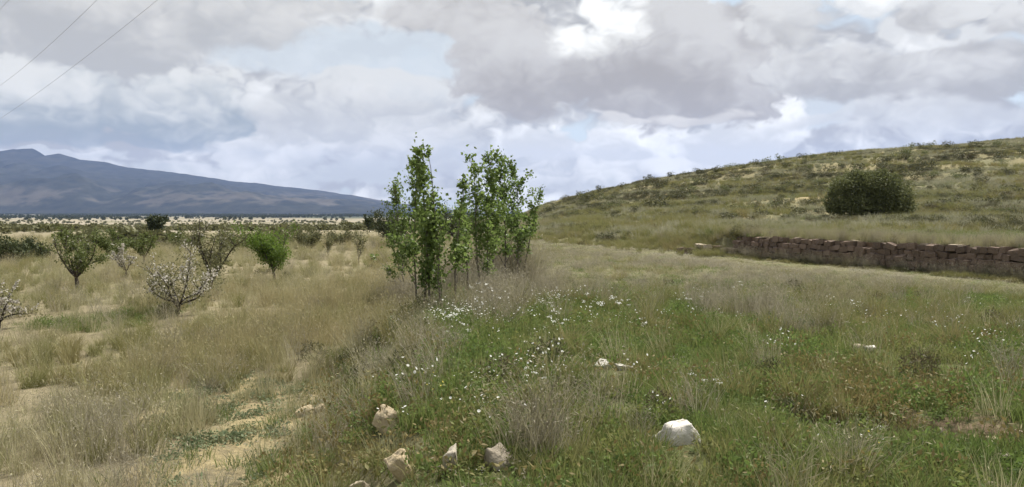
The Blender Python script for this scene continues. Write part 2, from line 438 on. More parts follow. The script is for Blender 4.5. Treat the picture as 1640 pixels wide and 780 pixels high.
def leaves(mb, pos, length, width, rng, up=0.2, var=0.35, shape='leaf'):
    """folded quad-pair leaves: two quads along a midrib"""
    n = len(pos)
    a, b, c = rot_frames(n, rng, up)
    L = length * (1 + var * rng.uniform(-1, 1, n))[:, None]; W = width * (1 + var * rng.uniform(-1, 1, n))[:, None] * 0.5
    k = 0.42 if shape == 'leaf' else 0.35
    base = pos; tip = pos + a * L; mid = pos + a * L * k
    lft = mid + b * W + c * W * 0.35; rgt = mid - b * W + c * W * 0.35
    v = np.stack([base, rgt, tip, lft], 1).reshape(-1, 3)
    f = np.arange(n)[:, None] * 4
    f = np.concatenate([np.concatenate([f, f + 1, f + 2], 1), np.concatenate([f, f + 2, f + 3], 1)])
    mb.add(v, f, np.repeat(rng.uniform(0, 1, n), 4))

def blades(mb, n, h, hv, spread, lean, width, rng, seg=3, curl=0.5, v=None):
    ang_ = rng.uniform(0, 2 * np.pi, n); r = spread * np.sqrt(rng.uniform(0, 1, n))
    bx, by = r * np.cos(ang_), r * np.sin(ang_)
    hh = h * (1 + hv * rng.uniform(-1, 1, n))
    la = ang_ + rng.normal(0, 0.9, n); ln = lean * (0.25 + rng.uniform(0, 1, n))
    t = np.linspace(0, 1, seg + 1)[None, :]
    off = hh[:, None] * ln[:, None] * ((1 - curl) * t + curl * t ** 2.3)
    x = bx[:, None] + off * np.cos(la)[:, None]; y = by[:, None] + off * np.sin(la)[:, None]
    z = hh[:, None] * t * (1 - 0.25 * ln[:, None] * t) - 0.03
    wa = rng.uniform(0, np.pi, n)
    w = (width * (1 - t ** 1.5 * 0.95) * 0.5) * (0.7 + 0.6 * rng.uniform(0, 1, n))[:, None]
    p = np.stack([x, y, z], -1); d = np.stack([np.cos(wa), np.sin(wa), 0 * wa], -1)[:, None, :] * w[..., None]
    vv = np.stack([p - d, p + d], 2).reshape(n, -1, 3)
    k = 2 * (seg + 1)
    q = np.array([[2 * s, 2 * s + 1, 2 * s + 3, 2 * s + 2] for s in range(seg)])
    f = (np.arange(n)[:, None, None] * k + q[None]).reshape(-1, 4)
    mb.add(vv.reshape(-1, 3), f, np.repeat(rng.uniform(0, 1, n) if v is None else np.full(n, v), k))
    return p[:, -1, :]

# ------------------------------------------------------------------ ground
def ground_masks(x, y):
    """what grows or lies where: dict of 0..1 maps in ground coordinates"""
    t, c = toe(y), crest(y)
    wob = (fbm(x, y, 3.0, 3, 5) - 0.5) * 0.9
    left = 1 - ss(x - t - wob, -0.3, 0.9)
    right = ss(x - c - wob, -0.9, 0.3)
    bank = np.clip(1 - left - right, 0, 1)
    sd = behind(x, y)
    up = ss(sd, -0.5, 0.8) * ss(x, 0, 4)
    right = right * (1 - up)
    path = patch(x, y, [(330, 740, 120, 60), (420, 680, 80, 45), (470, 640, 55, 30), (300, 665, 90, 35), (360, 625, 75, 24), (330, 778, 110, 40), (430, 770, 60, 40)])
    soil = patch(x, y, [(1600, 715, 60, 32), (1540, 692, 36, 13)])
    hollow = patch(x, y, [(1400, 697, 100, 22), (1480, 710, 60, 20)])
    return dict(soil=soil, hollow=hollow, left=left, right=right, bank=bank, up=up, path=path * (1 - right))

def nz_(x, y, size, s_, lo=0.45, hi=0.6): return ss(fbm(x, y, size, 3, s_), lo, hi)
def build_ground():
    ys = [-14.0]
    while ys[-1] < 9500: ys.append(ys[-1] + (0.5 if ys[-1] < 2 else max(0.12, 0.0165 * ys[-1])))
    ys = np.array(ys)
    t = np.linspace(-1, 1, 381); t = np.sign(t) * (0.35 * abs(t) + 0.65 * abs(t) ** 2.2)
    Y, T = np.meshgrid(ys, t, indexing='ij')
    X = T * (26 + 1.15 * np.maximum(Y, 0))
    Z = H(X, Y)
    nr, nc = X.shape
    idx = np.arange(nr * nc).reshape(nr, nc)
    f = np.stack([idx[:-1, :-1], idx[:-1, 1:], idx[1:, 1:], idx[1:, :-1]], -1).reshape(-1, 4)
    o = mesh_obj('ground', np.stack([X, Y, Z], -1).reshape(-1, 3), f, None, smooth=True)
    x, y = X.ravel(), Y.ravel()
    k = ground_masks(x, y)
    bare = np.clip(0.6 * k['hollow'] + k['path'] * 0.9 + patch(x, y, [(1600, 715, 60, 34), (1530, 690, 40, 14)]) , 0, 1)
    red = np.maximum(k['hollow'], patch(x, y, [(1600, 715, 70, 38), (1530, 690, 50, 16)]))
    green = k['right'] * (0.8 - 0.3 * ss(y, 16, 24)) + 0.35 * k['bank'] + 0.5 * k['up']
    far = ss(y, 70, 170) * (1 - ss(x, -10, 12) * (y < 500))
    wj = (fbm(x, y, 400, 3, 63) - .5) * 1400
    wood = ss(y + wj, 1500, 2300) * (1 - ss(y, 3300, 4200)) * (0.55 + 0.9 * (fbm(x, y, 700, 3, 61) - .3))
    sdv = behind(x, y)
    strips = k['up'] * np.maximum(np.exp(-((sdv - 14.2 + (fbm(x, y, 8, 2, 3) - .5) * 2) / 0.9) ** 2), np.exp(-((sdv - 28.5 + (fbm(x, y, 8, 2, 8) - .5) * 3) / 1.2) ** 2)) * nz_(x, y, 9, 44, .4, .5)
    hs = k['up'] * ss(y, 45, 60) * (y < 300) * nz_(x, y, 9, 45, .46, .56)
    bare = np.clip(bare + strips + 0.38 * hs, 0, 1)
    for nm, a in (('bare', bare), ('red', red), ('green', green), ('far', far), ('wood', np.clip(wood, 0, 1))):
        at_ = o.data.attributes.new(nm, 'FLOAT', 'POINT'); at_.data.foreach_set('value', a.astype(np.float32))
    m, t_, out_ = new_mat('field soil')
    def A(n):
        q = t_.nodes.new('ShaderNodeAttribute'); q.attribute_name = n; return V(t_, q.outputs['Fac'])
    ge = t_.nodes.new('ShaderNodeNewGeometry'); p = V(t_, ge.outputs['Position'])
    n1 = nnoise(t_, p, 0.7, 6, 0.65); n2 = nnoise(t_, p, 9.0, 6, 0.7); n3 = nnoise(t_, p, 0.09, 5, 0.6); n4 = nnoise(t_, p, 60.0, 3, 0.7)
    litter = nmix(t_, nmath(t_, 'ADD', (n1 - 0.5) * 1.5 + (n2 - 0.5) * 1.5, 0.5, clamp=True), (0.135, 0.115, 0.07), (0.30, 0.255, 0.165))
    litter = nmix(t_, nstep(t_, n1 + (n2 - 0.5) * 0.6, 0.52, 0.64, 0, 0.6), litter, (0.13, 0.13, 0.055))
    grn = nmix(t_, nmath(t_, 'ADD', (n2 - 0.5) * 2.2, 0.5, clamp=True), (0.05, 0.065, 0.022), (0.12, 0.13, 0.05))
    col = nmix(t_, A('green'), litter, grn)
    och = nmix(t_, nmath(t_, 'ADD', (n1 - 0.5) * 1.4 + (n2 - 0.5) * 2.4, 0.45, clamp=True), (0.215, 0.17, 0.082), (0.365, 0.30, 0.172))
    och = nmix(t_, A('red'), och, nmix(t_, nmath(t_, 'ADD', (n2 - 0.5) * 2.4, 0.5, clamp=True), (0.11, 0.07, 0.045), (0.26, 0.19, 0.13)))
    col = nmix(t_, nmath(t_, 'MULTIPLY', A('bare'), nstep(t_, n1 + (n2 - 0.5) * 0.5, 0.30, 0.5)), col, och)
    # far fields: strips of pale bare soil among dull green plots
    pf = nvec(t_, 'MULTIPLY', p, (0.0060, 0.0090, 0.0))
    f1 = nnoise(t_, pf, 2.2, 3, 0.6); f2 = nnoise(t_, nvec(t_, 'MULTIPLY', p, (0.012, 0.035, 0.0)), 1.6, 3, 0.6)
    farc = nmix(t_, nstep(t_, f1 * 0.65 + f2 * 0.35, 0.44, 0.53), (0.15, 0.14, 0.08), (0.285, 0.25, 0.195))
    farc = nmix(t_, nstep(t_, f2, 0.55, 0.62, 0, 0.7), farc, (0.27, 0.225, 0.14))
    col = nmix(t_, A('far'), col, farc)
    col = nmix(t_, A('wood'), col, (0.035, 0.05, 0.03))
    b = t_.nodes.new('ShaderNodeBump'); b.inputs['Strength'].default_value = 0.8; b.inputs['Distance'].default_value = 0.06
    plug(t_, b.inputs['Height'], n2 + n4 * 0.3)
    pr = t_.nodes.new('ShaderNodeBsdfPrincipled'); plug(t_, pr.inputs['Base Color'], col)
    pr.inputs['Roughness'].default_value = 1.0; pr.inputs['Specular IOR Level'].default_value = 0.1
    t_.links.new(b.outputs[0], pr.inputs['Normal']); t_.links.new(pr.outputs[0], out_.inputs['Surface'])
    o.data.materials.clear(); o.data.materials.append(m)
    return tag(o, 'uneven grassy field terraces falling away to a wide valley', kind='structure')
build_ground()

# ------------------------------------------------------------------ far mountain
def build_mountain():
    prof = [(-900, 325), (-600, 300), (-350, 272), (-200, 262), (-90, 268), (0, 252), (26, 240), (56, 239), (77, 252), (98, 246), (130, 257), (200, 265), (270, 275), (330, 284),
            (370, 291), (430, 297), (500, 308), (560, 316), (600, 321), (640, 326), (720, 333), (800, 341)]
    D0 = 7600.0
    xs = np.linspace(-10800, 200, 560); ys = np.linspace(4300, 9400, 240)
    X, Y = np.meshgrid(xs, ys)
    r = np.interp(X, [(p[0] - CX) / F * D0 for p in prof], [(HORIZON - p[1]) / F * D0 for p in prof])
    r = r - 6 * ss(r, 60, 300) + (fbm(X, Y * 0 + 3.3, 230, 4, 70) - fbm(X, Y * 0 + 3.3, 900, 2, 70)) * 34 * ss(r, 20, 120)
    g = np.clip((Y - 4350) / (D0 - 4350), 0, 1); bk = np.clip(1 - (Y - D0) / 1500, 0, 1)
    front = 0.30 * ss(g, 0.0, 0.35) + 0.70 * np.clip((g - 0.2) / 0.8, 0, 1) ** 1.15
    rid = 1 - abs(2 * fbm(X, Y * 0.45, 900, 5, 71) - 1)
    gul = 1 - abs(2 * fbm(X, Y * 0.35, 380, 4, 75) - 1)
    z = r * front * bk
    z = z + (rid - 0.75) * 0.62 * r * ss(g, 0.05, 0.3) * (1 - ss(g, 0.5, 0.82)) * bk + (gul - 0.7) * 0.55 * r * ss(g, 0.03, 0.2) * (1 - ss(g, 0.5, 0.85))
    foot = ss(g, 0.02, 0.16) * (1 - ss(g, 0.2, 0.5))
    z = z + foot * (fbm(X, Y, 700, 5, 81) ** 1.3) * 95 * (1 - ss(X, -2500, -600)) + (fbm(X, Y * .6, 200, 4, 85) - .5) * 46 * ss(g, 0.05, .2) * (1 - ss(g, .6, .9))
    z = z - 16 + 34 * ss(g, 0.0, 0.10) * (1 - ss(X, -1800, -300)) * bk
    nr, nc = X.shape; idx = np.arange(nr * nc).reshape(nr, nc)
    f = np.stack([idx[:-1, :-1], idx[:-1, 1:], idx[1:, 1:], idx[1:, :-1]], -1).reshape(-1, 4)
    m, t_, out_ = new_mat('mountain scrub and badlands')
    ge = t_.nodes.new('ShaderNodeNewGeometry'); p = V(t_, ge.outputs['Position'])
    _, _, pz = nsep(t_, p)
    n1 = nnoise(t_, nvec(t_, 'MULTIPLY', p, (0.0030, 0.0016, 0.006)), 1.0, 6, 0.62); n2 = nnoise(t_, nvec(t_, 'MULTIPLY', p, (0.011, 0.006, 0.02)), 1.0, 5, 0.65)
    col = nmix(t_, nmath(t_, 'ADD', (n2 - 0.5) * 2.0, 0.5, clamp=True), (0.012, 0.016, 0.014), (0.045, 0.047, 0.038))
    bad = nstep(t_, n1 + (n2 - 0.5) * 0.35, 0.47, 0.60) * nstep(t_, pz, 210.0, 90.0) * nstep(t_, pz + (n2 - 0.5) * 60.0, 25.0, 50.0)
    col = nmix(t_, bad * 0.26, col, nmix(t_, n2, (0.11, 0.095, 0.08), (0.23, 0.195, 0.165)))
    pr = t_.nodes.new('ShaderNodeBsdfPrincipled'); plug(t_, pr.inputs['Base Color'], col); pr.inputs['Roughness'].default_value = 1.0
    pr.inputs['Specular IOR Level'].default_value = 0.0
    t_.links.new(pr.outputs[0], out_.inputs['Surface'])
    o = mesh_obj('mountain', np.stack([X, Y, z], -1).reshape(-1, 3), f, m, smooth=True)
    tag(o, 'long blue hazy mountain ridge sloping down to the right', kind='structure')
build_mountain()

# ------------------------------------------------------------------ rocks
def hull(pts, cuts=0):
    import bmesh
    bm = bmesh.new()
    for p in pts: bm.verts.new(tuple(p))
    bmesh.ops.convex_hull(bm, input=bm.verts[:])
    loose = [q for q in bm.verts if not q.link_faces]
    if loose: bmesh.ops.delete(bm, geom=loose, context='VERTS')
    bmesh.ops.triangulate(bm, faces=bm.faces[:])
    if cuts: bmesh.ops.subdivide_edges(bm, edges=bm.edges[:], cuts=cuts, use_grid_fill=True)
    bmesh.ops.triangulate(bm, faces=bm.faces[:]); bm.verts.index_update()
    v = np.array([q.co[:] for q in bm.verts]); f = np.array([[w.index for w in q.verts] for q in bm.faces]); bm.free()
    return v, f

def rock_mesh(seed, size, cuts=14, sub=6, jag=0.085, pts=None):
    """broken stone: hull of a few corner points, faces roughened"""
    rng = np.random.default_rng(seed)
    if pts is None:
        p = rng.normal(size=(cuts, 3)); p /= np.linalg.norm(p, axis=1)[:, None]; p *= rng.uniform(0.72, 1.05, (cuts, 1))
        p = np.sign(p) * abs(p) ** 0.75
    else: p = np.array(pts, float)
    v, f = hull(p, sub)
    q = v * 2.6 + seed * 3.7
    n1 = fbm(q[:, 0] + q[:, 2] * 0.7, q[:, 1] - q[:, 2] * 0.6, 1.0, 4, seed); n2 = fbm(q[:, 1] + 31 + q[:, 2] * .5, q[:, 2] - q[:, 0] * .3, 1.0, 4, seed + 9)
    v = v * (1 + jag * (n1 - 0.5) * 3)[:, None]; v[:, 2] += (n2 - .5) * jag * 2
    v = v / np.abs(v).max(0)
    return v * np.asarray(size) * 0.5, f

def rock(name, px, py, w, h, dpt, mat, seed, label, rz=0.0, sink=0.3, tilt=(0, 0), cat='rock', cuts=13, group=None, pts=None):
    """w, h in photo pixels at that spot, depth as a multiple of width"""
    g = G(px, py); k = g[1] / F; h = h * 0.86; w = w * 0.95
    v, f = rock_mesh(seed, (w * k, w * k * dpt, h * k * (1 + sink)), cuts, pts=pts)
    o = mesh_obj(name, v, f, mat, smooth=False)
    o.location = (g[0], g[1], g[2] + h * k * (0.56 - sink * 0.5))
    o.rotation_euler = (tilt[0], tilt[1], rz)
    return tag(o, label, cat, group)

rock('boulder', 1086, 708, 72, 36, 0.8, M['limestone'], 3, 'white angular boulder alone in the green grass, largest white stone', 0.4, 0.35, (0.1, -0.1), pts=[(-1, -.9, -1), (1, -1, -1), (1, 1, -1), (-1, 1, -1), (-.55, -.3, .85), (.55, -.45, 1), (.65, .6, .9), (-.45, .6, .8), (-.85, -.7, .1), (.95, -.6, -.2)])
rock('stone', 1048, 706, 13, 12, 0.8, M['limestone'], 4, 'small white stone just left of the white angular boulder', 0.4, 0.3)
rock('boulder', 800, 748, 70, 56, 0.8, M['greystone'], 5, 'grey lichen-marked boulder with pale rounded top among dry stalks', 0.3, 0.3, (0.0, -0.45))
rock('boulder', 727, 758, 46, 52, 0.7, M['greystone'], 6, 'pinkish grey upright stone left of the grey lichen-marked boulder', 0.8, 0.3)
rock('boulder', 621, 690, 56, 46, 0.8, M['ochrestone'], 17, 'ochre boulder on the bank slope, uppermost of the yellowish rocks', -0.3, 0.3, (0.1, 0.3))
rock('boulder', 641, 768, 50, 54, 0.8, M['ochrestone'], 8, 'tall ochre rock below the other ochre boulder on the bank', 0.7, 0.3, (0.0, -0.4))
rock('boulder', 574, 790, 52, 26, 0.8, M['palestone'], 9, 'pale rock cut by the bottom edge of the picture', 0.2, 0.3)
rock('stone', 490, 664, 36, 15, 0.8, M['ochrestone'], 10, 'flat pale yellowish stone beside the path', 0.2, 0.3, (0, -0.2))
rock('stone', 513, 658, 20, 13, 0.8, M['ochrestone'], 11, 'small yellowish stone touching the flat stone beside the path', 0.9, 0.3)
rock('stone', 966, 588, 34, 14, 0.9, M['limestone'], 12, 'flat white stone in the green field, left of a pair', 0.2, 0.3, (0, 0.1))
rock('stone', 996, 592, 38, 10, 0.9, M['limestone'], 13, 'flat white stone in the green field, right of a pair', 0.5, 0.3, (0, 0.1))
rock('stone', 838, 554, 20, 9, 0.9, M['limestone'], 14, 'small white stone among white flowers near the poplars', 0.2, 0.3)
rock('stone', 897, 556, 15, 6, 0.9, M['limestone'], 15, 'little white stone right of the flowers near the poplars', 0.2, 0.3)
rock('stone', 1372, 557, 40, 6, 0.9, M['palestone'], 16, 'long flat grey stone in the grass, left of a pale cluster', 0.2, 0.3)
rock('stone', 1394, 563, 26, 11, 0.9, M['limestone'], 18, 'pale stone at the right end of the flat grey stone', 0.9, 0.3)
rock('stone', 1474, 580, 22, 8, 0.9, M['palestone'], 19, 'small pale stone alone right of the pale cluster', 0.6, 0.3)
rock('stone', 932, 765, 22, 12, 0.9, M['greystone'], 20, 'small grey stone near the bottom edge in shadowy grass', 0.6, 0.3)
rock('stone', 1508, 694, 14, 9, 0.9, M['palestone'], 31, 'small pale stone at the left tip of the reddish bare soil', 0.6, 0.3)
rock('stone', 1538, 708, 22, 10, 0.9, M['ochrestone'], 32, 'tan stone lying on the reddish bare soil, low left', 0.1, 0.3)
rock('stone', 1630, 700, 26, 12, 0.9, M['palestone'], 33, 'pale stone on reddish soil at the right picture edge', 0.6, 0.3)
rock('stone', 1588, 712, 22, 14, 0.9, M['ochrestone'], 34, 'rounded tan stone in the middle of the reddish bare soil', 1.6, 0.3)
rock('stone', 1612, 738, 30, 15, 0.9, M['greystone'], 35, 'largest grey brown stone on the reddish bare soil', 0.6, 0.3)
rock('stone', 1560, 738, 18, 9, 0.9, M['greystone'], 36, 'small brownish stone below the reddish bare soil', 0.6, 0.3)
rock('stone', 1582, 780, 34, 12, 0.9, M['palestone'], 37, 'pale flat stone at the bottom edge, lower right corner', 0.6, 0.3)

# ------------------------------------------------------------------ terrace wall: separate rough stones, earth behind
def stone_block(seed):
    rng = np.random.default_rng(seed)
    c = np.array([(x, y, z) for x in (-1, 1) for y in (-1, 1) for z in (-1, 1)], float) * 0.5
    p = np.concatenate([c * rng.uniform(0.74, 1.0, (8, 3)), c * rng.uniform(0.55, 1.06, (8, 3)), rng.uniform(-.52, .52, (4, 3))])
    v, f = hull(p)
    me = bpy.data.meshes.new('stone'); me.from_pydata(v.tolist(), [], f.tolist()); return me
BLOCKS = {}
for mk in ('redstone', 'palestone'):
    BLOCKS[mk] = []
    for s in range(10):
        me = stone_block(100 + s); me.materials.append(M[mk]); BLOCKS[mk].append(me)

def build_wall():
    rng = np.random.default_rng(4)
    L = float(np.linalg.norm(WB - WA)) + 2.2
    base = H(WA[0] - WN[0] * 0.3, WA[1] - WN[1] * 0.3)
    rz = math.atan2(WD[1], WD[0])
    root = empty('terrace_wall', (WA[0], WA[1], float(base)), 'low reddish dry stone terrace wall along the right side of the field', 'wall', rz=rz)
    # local x along the wall, local y behind is +/-: find the sign
    sgn = 1.0 if np.dot(np.array((-math.sin(rz), math.cos(rz))), WN) > 0 else -1.0
    def zg(s): 
        p = WA + WD * s - WN * 0.3
        return float(H(p[0], p[1])) - float(base)
    def ztop(s):
        p = WA + WD * s + WN * 0.6
        return float(H(p[0], p[1])) - float(base)
    count = 0
    rows = 5
    for r in range(rows):
        s = -0.15 + rng.uniform(0, 0.2)
        while s < L:
            w = rng.uniform(0.14, 0.40); z0 = zg(s + w / 2) - 0.05; hh = (ztop(s + w / 2) - z0 - 0.05)
            ch = hh / rows
            if not (r == rows - 1 and rng.uniform() < 0.05) and not (s < 0.5 and r > 3):
                o = bpy.data.objects.new('stone', BLOCKS['redstone'][rng.integers(10)]); C.objects.link(o); o.parent = root
                o.location = (s + w / 2, sgn * (0.02 + 0.05 * r + rng.normal(0, 0.045)), z0 + ch * (r + 0.5) + rng.normal(0, 0.012))
                o.scale = (w * 1.12, 0.36, ch * rng.uniform(1.0, 1.3)); o.rotation_euler = (rng.normal(0, .12), rng.normal(0, .10), rng.normal(0, .12))
                count += 1
            s += w + 0.012
    s = -0.1
    while s < L:
        w = rng.uniform(0.28, 0.6)
        if rng.uniform() < 0.22:
            o = bpy.data.objects.new('coping_stone', BLOCKS['palestone'][rng.integers(10)]); C.objects.link(o); o.parent = root
            o.location = (s + w / 2, sgn * (0.33 + rng.normal(0, 0.04)), ztop(s) - 0.02 + rng.normal(0, .015))
            o.scale = (w, 0.30, rng.uniform(0.04, 0.08)); o.rotation_euler = (rng.normal(0, .05), rng.normal(0, .05), rng.normal(0, .1))
        s += w + rng.uniform(0.0, 0.12)
    n = 40; ss_ = np.linspace(-0.1, L, n); vv = []
    for q in ss_:
        a, b = zg(q), ztop(q)
        vv += [(q, sgn * 0.12, a - 0.15), (q, sgn * 0.32, b - 0.06), (q, sgn * 0.7, b - 0.08)]
    vv = np.array(vv); f = []
    for i in range(n - 1):
        for j in range(2): f.append((3 * i + j, 3 * i + 3 + j, 3 * i + 4 + j, 3 * i + 1 + j))
    mesh_obj('earth_fill', vv, np.array(f), M['earth'], root)
    print('wall stones', count)
build_wall()

def ruin(px0, px1, name, label, mk, rows, hpx, seed, dist):
    rng = np.random.default_rng(seed)
    a, b = at(px0, dist), at(px1, dist - 1.0)
    root = empty(name, a, label, 'wall', rz=math.atan2(b[1] - a[1], b[0] - a[0]))
    L = float(np.hypot(*(b - a)[:2])); hh = hpx * dist / F / rows
    for r in range(rows):
        s = 0.0
        while s < L * (1 - 0.12 * r * rng.uniform(0.3, 1)):
            w = rng.uniform(0.22, 0.45)
            o = bpy.data.objects.new('stone', BLOCKS[mk][rng.integers(10)]); C.objects.link(o); o.parent = root
            o.location = (s + w / 2, rng.normal(0, .03), hh * (r + .35)); o.scale = (w, 0.4, hh * 1.05)
            o.rotation_euler = (rng.normal(0, .06), rng.normal(0, .06), rng.normal(0, .1)); s += w + 0.01
ruin(1088, 1116, 'wall_remnant', 'dark broken stub of stone wall, leftmost of the wall remains', 'redstone', 2, 10, 1, 37.5)
ruin(1118, 1131, 'wall_remnant', 'pale pinkish block pile left of the gap in the wall', 'palestone', 2, 14, 2, 37)
ruin(1132, 1152, 'wall_remnant', 'low reddish stub of wall inside the gap between pale blocks', 'redstone', 2, 9, 3, 37)
ruin(1160, 1178, 'wall_remnant', 'pale tumbled blocks at the left end of the terrace wall', 'palestone', 2, 12, 4, 35.6)

# ------------------------------------------------------------------ trees
def limb(rng, p, d, length, r0, r1, k=6, wig=0.12, up=0.0):
    pts = [np.array(p, float)]; d = np.array(d, float); d /= np.linalg.norm(d)
    for i in range(k):
        d = d + rng.normal(0, wig, 3) + np.array((0, 0, up)); d /= np.linalg.norm(d)
        pts.append(pts[-1] + d * length / k)
    return np.array(pts), np.linspace(r0, r1, k + 1)

def sample(pts, t):
    x = t * (len(pts) - 1); i = min(int(x), len(pts) - 2); f = x - i
    return pts[i] * (1 - f) + pts[i + 1] * f

def make_tree(name, loc, label, cat, h, spread, seed, leafmat, nleaf=1600, lsize=0.07, lw=0.5, bark='darkbark', trunk_h=0.28, limbs=6, r=0.06,
              blossom=0, leafy=(0.25, 1.0), up=0.05, open_=0.18, group=None, stems=1, lean=(0, 0), cluster=1.0, twigs=5):
    """open-grown small tree: short trunk, spreading limbs, twigs, leaves in clumps at the twigs"""
    rng = np.random.default_rng(seed)
    root = empty(name, loc, label, cat, group)
    wood = MB(); tips = []; twl = []
    rlo, rhi = rng.uniform(0.15, 0.7), rng.uniform(0.9, 1.7); up = up + rng.uniform(-0.07, 0.05)
    for s in range(stems):
        off = rng.normal(0, 0.08 * stems ** 0.5, 2) if stems > 1 else (0, 0)
        tp, tr = limb(rng, (off[0], off[1], -0.1), (lean[0] + rng.normal(0, .12 * (stems > 1)), lean[1], 1), h * trunk_h + 0.1, r, r * 0.72, 4, 0.08)
        tube(wood, tp, tr, 7, 0.5)
        for i in range(limbs):
            a = 2 * np.pi * (i + rng.uniform(-.3, .3)) / limbs
            rise = rng.uniform(rlo, rhi)
            d = (math.cos(a) * spread / h * 1.6, math.sin(a) * spread / h * 1.6, rise)
            st = tp[-1] if i < limbs * 0.7 else sample(tp, rng.uniform(.7, 1))
            ln = h * (1 - trunk_h) * rng.uniform(0.55, 1.0) * (0.75 + 0.25 * rise)
            lp, lr = limb(rng, st, d, ln, r * 0.5, r * 0.12, 6, 0.16, up); tube(wood, lp, lr, 5, 0.5)
            tips.append(lp)
            for j in range(twigs):
                q = rng.uniform(0.25, 0.98); b = sample(lp, q)
                d2 = rng.normal(0, 1, 3); d2[2] = abs(d2[2]) * 0.7 + 0.25
                kp, kr = limb(rng, b, d2, ln * rng.uniform(0.22, 0.5), r * 0.16, r * 0.04, 4, 0.2, up); tube(wood, kp, kr, 4, 0.5)
                tips.append(kp); twl.append(kp)
    allp = np.concatenate([t[1:] for t in tips])
    kz = (h - 0.02) / max(allp[:, 2].max() + 0.3 * open_ * spread, 0.1); kx = spread / (np.percentile(np.hypot(allp[:, 0], allp[:, 1]), 93) + 0.25 * open_ * spread)
    sc = np.array((kx, kx, kz))
    wood.v = [q * sc for q in wood.v]; tips = [t * sc for t in tips]
    wood.build('trunk', M[bark], root, smooth=True)
    def spots(n, sd, lo):
        w = np.array([np.linalg.norm(t[-1] - t[0]) for t in tips]); w = w * rng.gamma(1.2, 1, len(w)); w /= w.sum()
        pick = rng.choice(len(tips), n, p=w); tt = rng.uniform(lo, 1.0, n)
        p = np.array([sample(tips[i], t) for i, t in zip(pick, tt)])
        return p + rng.normal(0, sd, (n, 3)) * np.array((1, 1, 0.8))
    if nleaf:
        lv = MB(); leaves(lv, spots(nleaf, open_ * spread * 0.45 * cluster, leafy[0]), lsize, lsize * lw, rng, 0.3); lv.build('crown', M[leafmat], root)
    if blossom:
        bl = MB(); leaves(bl, spots(blossom, open_ * spread * 0.13, 0.25), 0.055, 0.055, rng, 0.2); bl.build('blossoms', M['blossom'], root)
    return root

def poplar(px, py, top_py, seed, label, lo=0.35, dens=1.0, lean=0.0, width=0.3, tip_only=False):
    """upright young poplar: thin leader, ascending branches, leaves in loose clumps"""
    rng = np.random.default_rng(seed)
    g = G(px, py); h = (py - top_py) * g[1] / F
    root = empty('poplar_sapling', g, label, 'tree', 'young poplars on the bank')
    wood = MB(); lv = MB()
    tp, tr = limb(rng, (0, 0, -0.1), (lean, 0, 1), h + 0.1, 0.024, 0.004, 10, 0.04, 0.03)
    tp[:, 2] *= h / tp[-1, 2]; tube(wood, tp, tr, 6)
    pos = []
    def clump(c, n, sd): pos.extend(list(c + rng.normal(0, sd, (n, 3)) * np.array((1, 1, 1.15))))
    nb = int(17 * dens * h / 3.3)
    for i in range(nb):
        t = lo * 0.55 + (1 - lo * 0.55) * ((i + rng.uniform(0, 1)) / nb) ** 1.1
        if tip_only and t > 0.25: continue
        b = sample(tp, min(t, 0.97)); a = rng.uniform(0, 2 * np.pi)
        ln = width * 1.08 * rng.uniform(0.45, 1.5) * (1.3 - 0.85 * t) * h / 2.0
        kp, kr = limb(rng, b, (math.cos(a), math.sin(a), rng.uniform(0.45, 1.5)), ln, 0.009, 0.003, 4, 0.12, 0.14); tube(wood, kp, kr, 4)
        thin = 0.25 if t < lo else 1.0
        for q in rng.uniform(0.3, 1.0, int(2 + 5 * ln * thin)):
            if rng.uniform() < thin: clump(sample(kp, q), rng.integers(10, 24), rng.uniform(0.045, 0.085))
    if not tip_only:
        for q in rng.uniform(lo, 0.97, int(9 * dens)): clump(sample(tp, q), rng.integers(12, 26), 0.06)
    else:
        for q in rng.uniform(0.05, 0.35, 6): clump(sample(tp, q), rng.integers(4, 10), 0.08)
    clump(sample(tp, 0.985), 16, 0.04)
    wood.build('trunk', M['bark'], root, smooth=True)
    leaves(lv, np.array(pos), 0.070, 0.062, rng, -0.1, 0.4, 'poplar'); lv.build('crown', M['poplar'], root)
    return root

